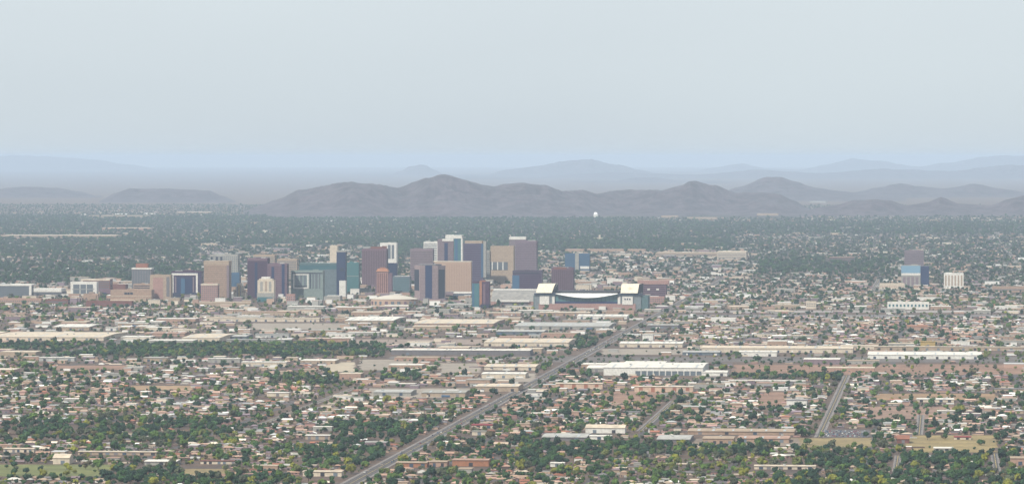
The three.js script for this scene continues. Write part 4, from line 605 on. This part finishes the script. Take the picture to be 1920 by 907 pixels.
// — houses —
const houseShapes = [                                                      // walls and roofs, 14 x 10 m
  { form: 'gabled', wall: quads([...boxQ(-7, 7, 0, 2.9, -5, 5), [[7, 2.9, 5], [7, 2.9, -5], [7, 4.5, 0]], [[-7, 2.9, -5], [-7, 2.9, 5], [-7, 4.5, 0]]]), roof: quads([[[-7.6, 2.7, 5.7], [7.6, 2.7, 5.7], [7.6, 4.7, 0], [-7.6, 4.7, 0]], [[7.6, 2.7, -5.7], [-7.6, 2.7, -5.7], [-7.6, 4.7, 0], [7.6, 4.7, 0]]]) },
  { form: 'hipped', wall: box(-7, 7, 0, 2.9, -5, 5), roof: quads([[[-7.6, 2.8, 5.6], [7.6, 2.8, 5.6], [2.8, 4.9, 0], [-2.8, 4.9, 0]], [[7.6, 2.8, -5.6], [-7.6, 2.8, -5.6], [-2.8, 4.9, 0], [2.8, 4.9, 0]], [[7.6, 2.8, 5.6], [7.6, 2.8, -5.6], [2.8, 4.9, 0]], [[-7.6, 2.8, -5.6], [-7.6, 2.8, 5.6], [-2.8, 4.9, 0]]]) },
  { form: 'flat', wall: box(-6.5, 6.5, 0, 3.3, -5, 5), roof: box(-6.9, 6.9, 3.3, 3.7, -5.4, 5.4) },
  { form: 'cross-gabled', wall: quads([...boxQ(-7, 7, 0, 2.9, -5, 4), ...boxQ(1.2, 6.6, 0, 2.9, 4, 7), [[1.2, 2.9, 7], [6.6, 2.9, 7], [3.9, 4.3, 7]]]), roof: quads([[[-7.6, 2.7, 4.7], [7.6, 2.7, 4.7], [7.6, 4.5, -0.5], [-7.6, 4.5, -0.5]], [[7.6, 2.7, -5.6], [-7.6, 2.7, -5.6], [-7.6, 4.5, -0.5], [7.6, 4.5, -0.5]], [[0.7, 2.65, 7.5], [3.9, 4.42, 7.5], [3.9, 4.42, 0], [0.7, 2.65, 0]], [[3.9, 4.42, 7.5], [7.1, 2.65, 7.5], [7.1, 2.65, 0], [3.9, 4.42, 0]]]) },
  { form: 'two-storey hipped', wall: quads([...boxQ(-5.5, 5.5, 0, 5.7, -5, 5)]), roof: quads([[[-6.1, 5.6, 5.6], [6.1, 5.6, 5.6], [1.5, 7.5, 0], [-1.5, 7.5, 0]], [[6.1, 5.6, -5.6], [-6.1, 5.6, -5.6], [-1.5, 7.5, 0], [1.5, 7.5, 0]], [[6.1, 5.6, 5.6], [6.1, 5.6, -5.6], [1.5, 7.5, 0]], [[-6.1, 5.6, -5.6], [-6.1, 5.6, 5.6], [-1.5, 7.5, 0]]]) },
];
const houseDoor = box(-0.6, 0.6, 0.05, 2.2, -0.1, 0.12), houseWindow = box(-1.0, 1.0, 0.9, 2.2, -0.1, 0.12), garageDoor = box(-2.3, 2.3, 0.05, 2.3, -0.1, 0.12);
const houses = [];
const roofKinds = ['white', 'white', 'pale', 'pale', 'silver', 'sand', 'tan', 'tan', 'sand', 'grey', 'grey', 'grey', 'brown', 'brown', 'lilac', 'lilac', 'pink', 'salmon', 'salmon', 'rust', 'cream'], wallKinds = ['white', 'cream', 'sand', 'sand', 'tan', 'tan', 'pale', 'lilac', 'salmon', 'pink', 'brown'];
function addHouse(X, Z, D, p, v) {
  const block = Math.floor(X / 210) * 31 + Math.floor(Z / 340) * 17, tiled = hash(block, 3, 9) > 0.72;                 // whole blocks of terracotta tile
  houses.push({ X, Z, D, p, v, sx: rr(0.6, 1.35), sy: rr(0.75, 1.1), turn: rnd() < 0.22 ? Math.PI / 2 : rnd() < 0.5 ? Math.PI : 0, in: p.x > 6 && p.x < 1914 && p.y < 906, roof: tiled && rnd() < 0.75 ? pick(['rust', 'salmon', 'tan']) : D > 13500 && rnd() < 0.75 ? pick(['sand', 'grey', 'tan', 'lilac', 'pale', 'brown']) : pick(roofKinds), wall: pick(wallKinds) });
}
for (let Zr = -4900; Zr > -10600; Zr -= ROW) {
  const zc = Math.round(Zr / ROW) * ROW;
  for (const s of [20, -20]) for (let X = Zr * 0.232; X < -Zr * 0.025 + 60; X += rr(14, 19)) {
    const Z = zc + s + rr(-4, 4), D = -Z, p = project(X, 0, Z), zn = zoneAt(p.x, p.y), full = 0.0016 * 14 * 4.8 * D / EYE;
    if (rnd() > zn[5] / full || crossX.some((c) => Math.abs(c - X) < 11) || onRoad(X, Z, 11) || taken(X, Z, 9) || fieldAt(p)) continue;
    addHouse(X, Z, D, p, rnd() < 0.06 ? 4 : Math.floor(rnd() * 4));
  }
}
for (let Z = -10600; Z > -33000; Z -= 46) for (let X = Z * 0.232; X < -Z * 0.030 + 60; X += 46) {
  const x = X + rr(0, 46), z = Z - rr(0, 46), D = -z, p = project(x, 0, z), zn = zoneAt(p.x, p.y);
  if (rnd() > zn[5] * (EYE / D) / (14 * 4.8) * 46 * 46 || inRidge(x, z) || onRoad(x, z, 10) || taken(x, z, 9) || (D < 14000 && fieldAt(p))) continue;
  addHouse(x, z, D, p, Math.floor(rnd() * 4));
}
houses.sort((a, b) => a.D - b.D);
{
  const mine = houses.filter((h) => h.in).slice(0, 300), set = new Set(mine), rest = houses.filter((h) => !set.has(h));
  for (const h of mine) {
    const s = houseShapes[h.v], g = thing('house', `${h.sx > 1.1 ? 'wide' : 'small'} house with ${s.form} ${roofWord[h.roof]} roof ${where(h.X, h.Z)}`, 'house', h.X, h.Z, 'houses in the neighbourhoods nearest the hill');
    g.rotation.y = h.turn; g.scale.set(h.sx, h.sy, 1);
    const w = mesh('wall', s.wall, M(C[h.wall]), g); mesh('roof', s.roof, M(C[h.roof], { map: roofStain }), g);
    const zs = 5;
    for (const [n, geo, x, m] of [['door', houseDoor, -0.6, M(C.brown, { map: null })], ['window', houseWindow, -4, G.dark], ['garage_door', garageDoor, 3.6, M(C.pale, { map: null })]]) { const q = mesh(n, geo, m, g); q.position.set(x * (h.v === 4 ? 0.75 : 1), 0, h.v === 3 ? (n === 'garage_door' ? 7 : 4) : zs); const b = mesh(n === 'garage_door' ? 'window' : n, n === 'garage_door' ? houseWindow : geo, n === 'garage_door' ? G.dark : m, g); b.position.set(-x, 0, -5); }
  }
  const cov = new THREE.Group(); cov.name = 'house_cover'; cov.userData = { kind: 'stuff', label: 'thousands of small houses spread across the valley' }; scene.add(cov);
  const m = new THREE.Matrix4(), q = new THREE.Quaternion(), c = new THREE.Color(), P = new THREE.Vector3(), sc = new THREE.Vector3();
  houseShapes.forEach((s, v) => {
    const l = rest.filter((h) => h.v === v); if (!l.length) return;
    const A = new THREE.InstancedMesh(s.wall, M([1, 1, 1], { map: null }), l.length), B = new THREE.InstancedMesh(s.roof, M([1, 1.0, 1], { map: null, rough: 0.95 }), l.length); A.name = 'walls'; B.name = 'roofs';
    l.forEach((h, i) => { m.compose(P.set(h.X, 0, h.Z), q.setFromAxisAngle(Y, h.turn), sc.set(h.sx, h.sy, 1)); A.setMatrixAt(i, m); B.setMatrixAt(i, m); A.setColorAt(i, c.setRGB(...C[h.wall]).multiplyScalar(rr(0.65, 1.05))); B.setColorAt(i, c.setRGB(...C[h.roof]).multiplyScalar(rr(0.65, 1.15))); });
    for (const k of [A, B]) { k.castShadow = k.receiveShadow = true; k.userData.kind = 'stuff'; cov.add(k); }
  });
}

// — yard walls of block and board between the lots: thousands, seen as thin streaks —
{
  const spots = [];
  for (const h of houses) if (h.D < 11500 && rnd() < 0.75) { const X = h.X + rr(-10, 10), Z = h.Z + pick([-12, -9, 10, 13]) + rr(-2, 2), L = rr(8, 34); if (!onRoad(X, Z, L / 2 + 2) && !taken(X, Z, L / 2)) spots.push([X, Z, L, rnd() < 0.16]); }
  const A = new THREE.InstancedMesh(box(-0.5, 0.5, 0, 1, -0.5, 0.5), M([1, 1, 0.998], { map: null }), spots.length), m = new THREE.Matrix4(), c = new THREE.Color(); A.name = 'yard_wall_cover'; A.userData = { kind: 'stuff', label: 'low block walls round the house yards' };
  spots.forEach(([X, Z, L, n], i) => { m.makeScale(n ? 0.25 : L, rr(1.4, 2.1), n ? L : 0.25).setPosition(X, 0, Z); A.setMatrixAt(i, m); A.setColorAt(i, c.setRGB(...C[pick(['sand', 'tan', 'lilac', 'grey', 'pale', 'brown', 'cream', 'pink'])]).multiplyScalar(rr(0.7, 1.1))); });
  A.castShadow = A.receiveShadow = true; scene.add(A);
}

// — trees —
function crownGeo(lobes, perLobe, tall, sd, leaf) {                        // about 1 m radius, standing on y = 0 with its crown from 0.35 up; leaf clumps round a dense middle
  seed = sd; const q = [], col = [], v = new THREE.Vector3(), n = new THREE.Vector3(), t = new THREE.Vector3(), b = new THREE.Vector3(), ico = new THREE.IcosahedronGeometry(1, 0).attributes.position;
  for (let l = 0; l < lobes; l++) {
    const a = l / lobes * Math.PI * 2 * 1.62 + rr(-0.5, 0.5), rad = l === 0 ? 0 : rr(0.25, 0.62), cy = lerp(0.75, 0.75 + tall, l === 0 ? 0.75 : rnd()), R = rr(0.34, 0.55) * (l === 0 ? 1.15 : 1), cx = Math.cos(a) * rad, cz = Math.sin(a) * rad, tone = rr(0.82, 1.12);
    for (let i = 0; i < ico.count; i += 3) { const f = []; for (let k = 0; k < 3; k++) { v.fromBufferAttribute(ico, i + k); const j = 0.78 + 0.3 * hash(Math.round(v.x * 50), Math.round(v.y * 50) + Math.round(v.z * 70) * 7, sd + l); f.push([cx + v.x * R * j, cy + v.y * R * j * 0.9, cz + v.z * R * j]); } q.push(f); col.push(tone); }
    for (let i = 0; i < perLobe; i++) {
      n.set(rr(-1, 1), rr(-0.75, 1), rr(-1, 1)).normalize(); v.set(cx, cy, cz).addScaledVector(n, R * rr(0.85, 1.16)); n.add(t.set(rr(-0.7, 0.7), rr(-0.7, 0.7), rr(-0.7, 0.7))).normalize();
      t.crossVectors(n, b.set(rr(-1, 1), rr(-1, 1), rr(-1, 1))).normalize(); b.crossVectors(n, t); const s = leaf * rr(0.7, 1.3), f = [];
      for (const [p, r] of [[-1, -0.6], [1, -0.8], [0.7, 0.9], [-0.9, 0.6]]) f.push([v.x + (t.x * p + b.x * r) * s, v.y + (t.y * p + b.y * r) * s, v.z + (t.z * p + b.z * r) * s]);
      q.push(f); const k = tone * rr(0.75, 1.3); col.push(k, k);
    }
  }
  const g = quads(q), cc = []; let at = 0; for (const f of q) { const k = f.length === 3 ? [col[at++]] : [col[at++], col[at++]]; for (const w of k) for (let z = 0; z < 3; z++) cc.push(w, w, w); }
  g.setAttribute('color', new THREE.Float32BufferAttribute(cc, 3)); g.deleteAttribute('uv');
  return g;
}
const crowns = [[9, 22, 0.55, 101, 0.15], [7, 22, 0.35, 202, 0.16], [8, 20, 1.0, 303, 0.15], [11, 18, 0.5, 404, 0.14], [6, 24, 0.75, 505, 0.16]].map((a) => crownGeo(...a));
seed = 777;
const trunkGeo = (() => { const g = [new THREE.CylinderGeometry(0.055, 0.085, 0.8, 7).translate(0, 0.4, 0)]; for (let i = 0; i < 4; i++) { const c = new THREE.CylinderGeometry(0.02, 0.045, 0.6, 5).translate(0, 0.3, 0); c.rotateZ(0.6); c.rotateY(i * 1.7); c.translate(0, 0.55, 0); g.push(c); } return mergeGeometries(g); })();
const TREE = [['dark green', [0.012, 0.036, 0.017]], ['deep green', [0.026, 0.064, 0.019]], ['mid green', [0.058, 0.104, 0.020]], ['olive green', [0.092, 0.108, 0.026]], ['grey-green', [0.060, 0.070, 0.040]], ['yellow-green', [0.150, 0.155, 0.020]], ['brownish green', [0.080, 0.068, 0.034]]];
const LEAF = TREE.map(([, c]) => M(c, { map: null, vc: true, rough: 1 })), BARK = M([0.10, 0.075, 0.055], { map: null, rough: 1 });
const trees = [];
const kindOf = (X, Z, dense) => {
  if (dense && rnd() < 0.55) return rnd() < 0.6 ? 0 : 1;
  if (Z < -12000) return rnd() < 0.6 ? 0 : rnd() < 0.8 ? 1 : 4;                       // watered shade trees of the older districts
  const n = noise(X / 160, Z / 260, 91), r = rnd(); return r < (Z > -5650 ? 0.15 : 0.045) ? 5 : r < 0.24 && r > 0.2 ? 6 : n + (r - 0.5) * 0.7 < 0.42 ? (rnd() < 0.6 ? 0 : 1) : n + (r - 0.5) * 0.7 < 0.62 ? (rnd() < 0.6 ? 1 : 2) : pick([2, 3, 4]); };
for (let Z = -4830; Z > -34000;) {
  const D0 = -Z, cs = D0 < 9000 ? 16 : D0 < 14000 ? 26 : D0 < 20000 ? 36 : 52;
  for (let X = Z * 0.234; X < -Z * 0.032 + 70; X += cs) {
    const x = X + rr(0, cs), z = Z - rr(0, cs), p = project(x, 0, z), zn = zoneAt(p.x, p.y), dense = zn[4] > 2.3;
    const big = rnd(), r = (dense ? rr(3.2, 6.2) : big > 0.94 ? rr(5, 7.2) : big > 0.5 ? rr(2.6, 4.4) : rr(1.3, 2.6)) * (D0 > 14000 ? 1.25 : 1);
    const clump = 0.45 + 1.1 * fbm(x / 130, z / 200, 3, 93), f = D0 < 13000 ? fieldAt(p) : null, tau = f ? f.trees : zn[4] * clump;
    const mean = D0 > 14000 ? (dense ? 36 : 15) : dense ? 23 : 9.5;                        // mean of r squared
    if (rnd() > tau * (EYE / D0) / (2.4 * mean) * cs * cs || taken(x, z, 1.5) || onRoad(x, z, Math.abs(x - MAIN_X) < 40 ? r * 0.7 + 1.5 : r * 0.35) || inRidge(x, z)) continue;
    if (D0 < 10500 && Math.abs(zRow(z + ROW / 2) - ROW / 2) < 6 && rnd() < 0.8) continue;
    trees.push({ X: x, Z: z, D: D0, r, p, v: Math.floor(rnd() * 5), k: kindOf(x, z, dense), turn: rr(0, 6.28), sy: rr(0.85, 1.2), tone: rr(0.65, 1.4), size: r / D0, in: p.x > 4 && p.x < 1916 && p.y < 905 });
  }
  Z -= cs;
}
trees.sort((a, b) => b.size - a.size);
{
  const mine = trees.filter((t) => t.in).slice(0, 300), set = new Set(mine), rest = trees.filter((t) => !set.has(t)), form = ['round', 'spreading', 'tall', 'broad bushy', 'uneven'];
  for (const t of mine) {
    const g = thing('shade_tree', `${t.r > 6 ? 'large' : 'leafy'} ${form[t.v]} ${TREE[t.k][0]} tree ${where(t.X, t.Z)}`, 'tree', t.X, t.Z, 'trees in the neighbourhoods nearest the hill');
    g.rotation.y = t.turn; g.scale.set(t.r, t.r * t.sy, t.r); mesh('crown', crowns[t.v], LEAF[t.k], g); mesh('trunk', trunkGeo, BARK, g);
  }
  const cov = new THREE.Group(); cov.name = 'tree_cover'; cov.userData = { kind: 'stuff', label: 'green tree cover of the city merging into one mass with distance' }; scene.add(cov);
  const m = new THREE.Matrix4(), q = new THREE.Quaternion(), c = new THREE.Color(), P = new THREE.Vector3(), sc = new THREE.Vector3(), leaf = M([1, 1, 0.999], { map: null, vc: true, rough: 1 });
  crowns.forEach((geo, v) => {
    const l = rest.filter((t) => t.v === v), A = new THREE.InstancedMesh(geo, leaf, l.length); A.name = 'crowns';
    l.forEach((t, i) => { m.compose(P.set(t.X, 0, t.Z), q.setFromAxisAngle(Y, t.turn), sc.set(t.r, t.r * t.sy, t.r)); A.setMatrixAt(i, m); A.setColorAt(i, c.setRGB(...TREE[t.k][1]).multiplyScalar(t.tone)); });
    A.castShadow = A.receiveShadow = true; A.userData.kind = 'stuff'; cov.add(A);
  });
  const l = rest.filter((t) => t.D < 9000), B = new THREE.InstancedMesh(trunkGeo, BARK, l.length); B.name = 'trunks'; B.userData.kind = 'stuff';
  l.forEach((t, i) => { m.compose(P.set(t.X, 0, t.Z), q.setFromAxisAngle(Y, t.turn), sc.set(t.r, t.r * t.sy, t.r)); B.setMatrixAt(i, m); }); B.castShadow = B.receiveShadow = true; cov.add(B);
}
console.log('flats', flats.length, 'houses', houses.length, 'in', houses.filter((h) => h.in).length, 'trees', trees.length);

// — cars —
const carBody = (() => { const s = new THREE.Shape(); [[-2.2, 0.35], [2.2, 0.35], [2.25, 0.8], [1.4, 0.95], [-2.1, 1.0]].forEach(([x, y], i) => i ? s.lineTo(x, y) : s.moveTo(x, y)); const g = new THREE.ExtrudeGeometry(s, { depth: 1.6, bevelEnabled: true, bevelSize: 0.08, bevelThickness: 0.08, bevelSegments: 1 }); g.translate(0, 0, -0.8); g.rotateY(Math.PI / 2); return g; })();
const carCabin = (() => { const s = new THREE.Shape(); [[-1.7, 0.98], [1.2, 0.95], [0.5, 1.48], [-1.3, 1.5]].forEach(([x, y], i) => i ? s.lineTo(x, y) : s.moveTo(x, y)); const g = new THREE.ExtrudeGeometry(s, { depth: 1.4, bevelEnabled: false }); g.translate(0, 0, -0.7); g.rotateY(Math.PI / 2); return g; })();
const wheelGeo = new THREE.CylinderGeometry(0.34, 0.34, 0.22, 12).rotateZ(Math.PI / 2);
const PAINTS = [['white', C.white], ['silver', C.silver], ['black', C.dark], ['red', C.red], ['blue', C.blue], ['beige', C.sand], ['grey', C.grey]];
function car(X, Y0, Z, turn, label, group, col) {
  const g = thing('car', label, 'car', X, Z, group); g.position.y = Y0; g.rotation.y = turn;
  mesh('body', carBody, M(col, { rough: 0.35, map: null }), g); mesh('cabin', carCabin, G.dark, g);
  for (const [x, z] of [[-0.8, 1.4], [0.8, 1.4], [-0.8, -1.4], [0.8, -1.4]]) { const w = mesh('wheel', wheelGeo, M(C.dark, { map: null }), g); w.position.set(x, 0.34, z); }
}
for (let i = 0, Z = -5080; Z > -9400; i++) { Z -= rr(14, 60); const lane = pick([-6.4, -3, 3, 6.4]), [n, c] = pick(PAINTS), phr = where(MAIN_X + lane, Z); car(MAIN_X + lane, 0.27, Z, lane > 0 ? Math.PI : 0, `${n} car driving ${lane > 0 ? 'north' : 'south'} on the avenue ${phr}`, 'cars on the avenue', c); }
{ const a = ground(1538, 818.5), b = ground(1630, 807.5); let n = 0, row = 0; const rows = ['first', 'second', 'third', 'fourth', 'fifth', 'sixth', 'seventh', 'eighth', 'ninth', 'tenth', 'eleventh', 'twelfth']; for (let Z = a.Z; Z > b.Z; Z -= 17, row++) for (let x = a.X + 2; x < b.X - 2; x += 3) { if (rnd() < 0.35 || n >= 150) continue; n++; const [w, c] = pick(PAINTS); car(x, 0.22, Z, rnd() < 0.5 ? 0 : Math.PI, `${w} car in the ${rows[row % 12]} parked row counted from the yellow school field`, 'cars in the school car park', c); } }
// — parked truck trailers —
const trailerBox = box(-1.3, 1.3, 1.1, 4.0, -6.8, 6.8), trailerFrame = mergeGeometries([box(-0.9, 0.9, 0.7, 1.08, -6.4, 6.4), box(-0.8, -0.6, 0, 0.7, 3.4, 3.6), box(0.6, 0.8, 0, 0.7, 3.4, 3.6)]), trailerWheel = new THREE.CylinderGeometry(0.5, 0.5, 0.5, 12).rotateZ(Math.PI / 2);
for (const s of sheds.filter((k) => k.W > 60 && k.Z < -6500 && Math.abs(k.X - MAIN_X) > 1)) for (let i = 0, n = 1 + Math.floor(rnd() * 3); i < n; i++) {
  const X = s.X + rr(-0.45, 0.45) * s.W, Z = s.Z + rr(14, 34), [w, c] = pick([['white', C.white], ['white', C.white], ['silver', C.silver], ['blue', C.blue], ['cream', C.cream]]); if (onRoad(X, Z, 8)) continue;
  const g = thing('truck_trailer', `${w} box trailer by the ${s.label.split(' ').slice(0, 9).join(' ')}`, 'trailer', X, Z, 'truck trailers parked at the warehouses'); g.rotation.y = rnd() < 0.5 ? Math.PI / 2 : rr(-0.1, 0.1);
  mesh('cargo_box', trailerBox, M(c), g); mesh('undercarriage', trailerFrame, M(C.dark, { map: null }), g); for (const [x, z] of [[-1, -4], [1, -4], [-1, -5.3], [1, -5.3]]) mesh('wheel', trailerWheel, M(C.dark, { map: null }), g).position.set(x, 0.5, z);
}
renderer.render(scene, camera);
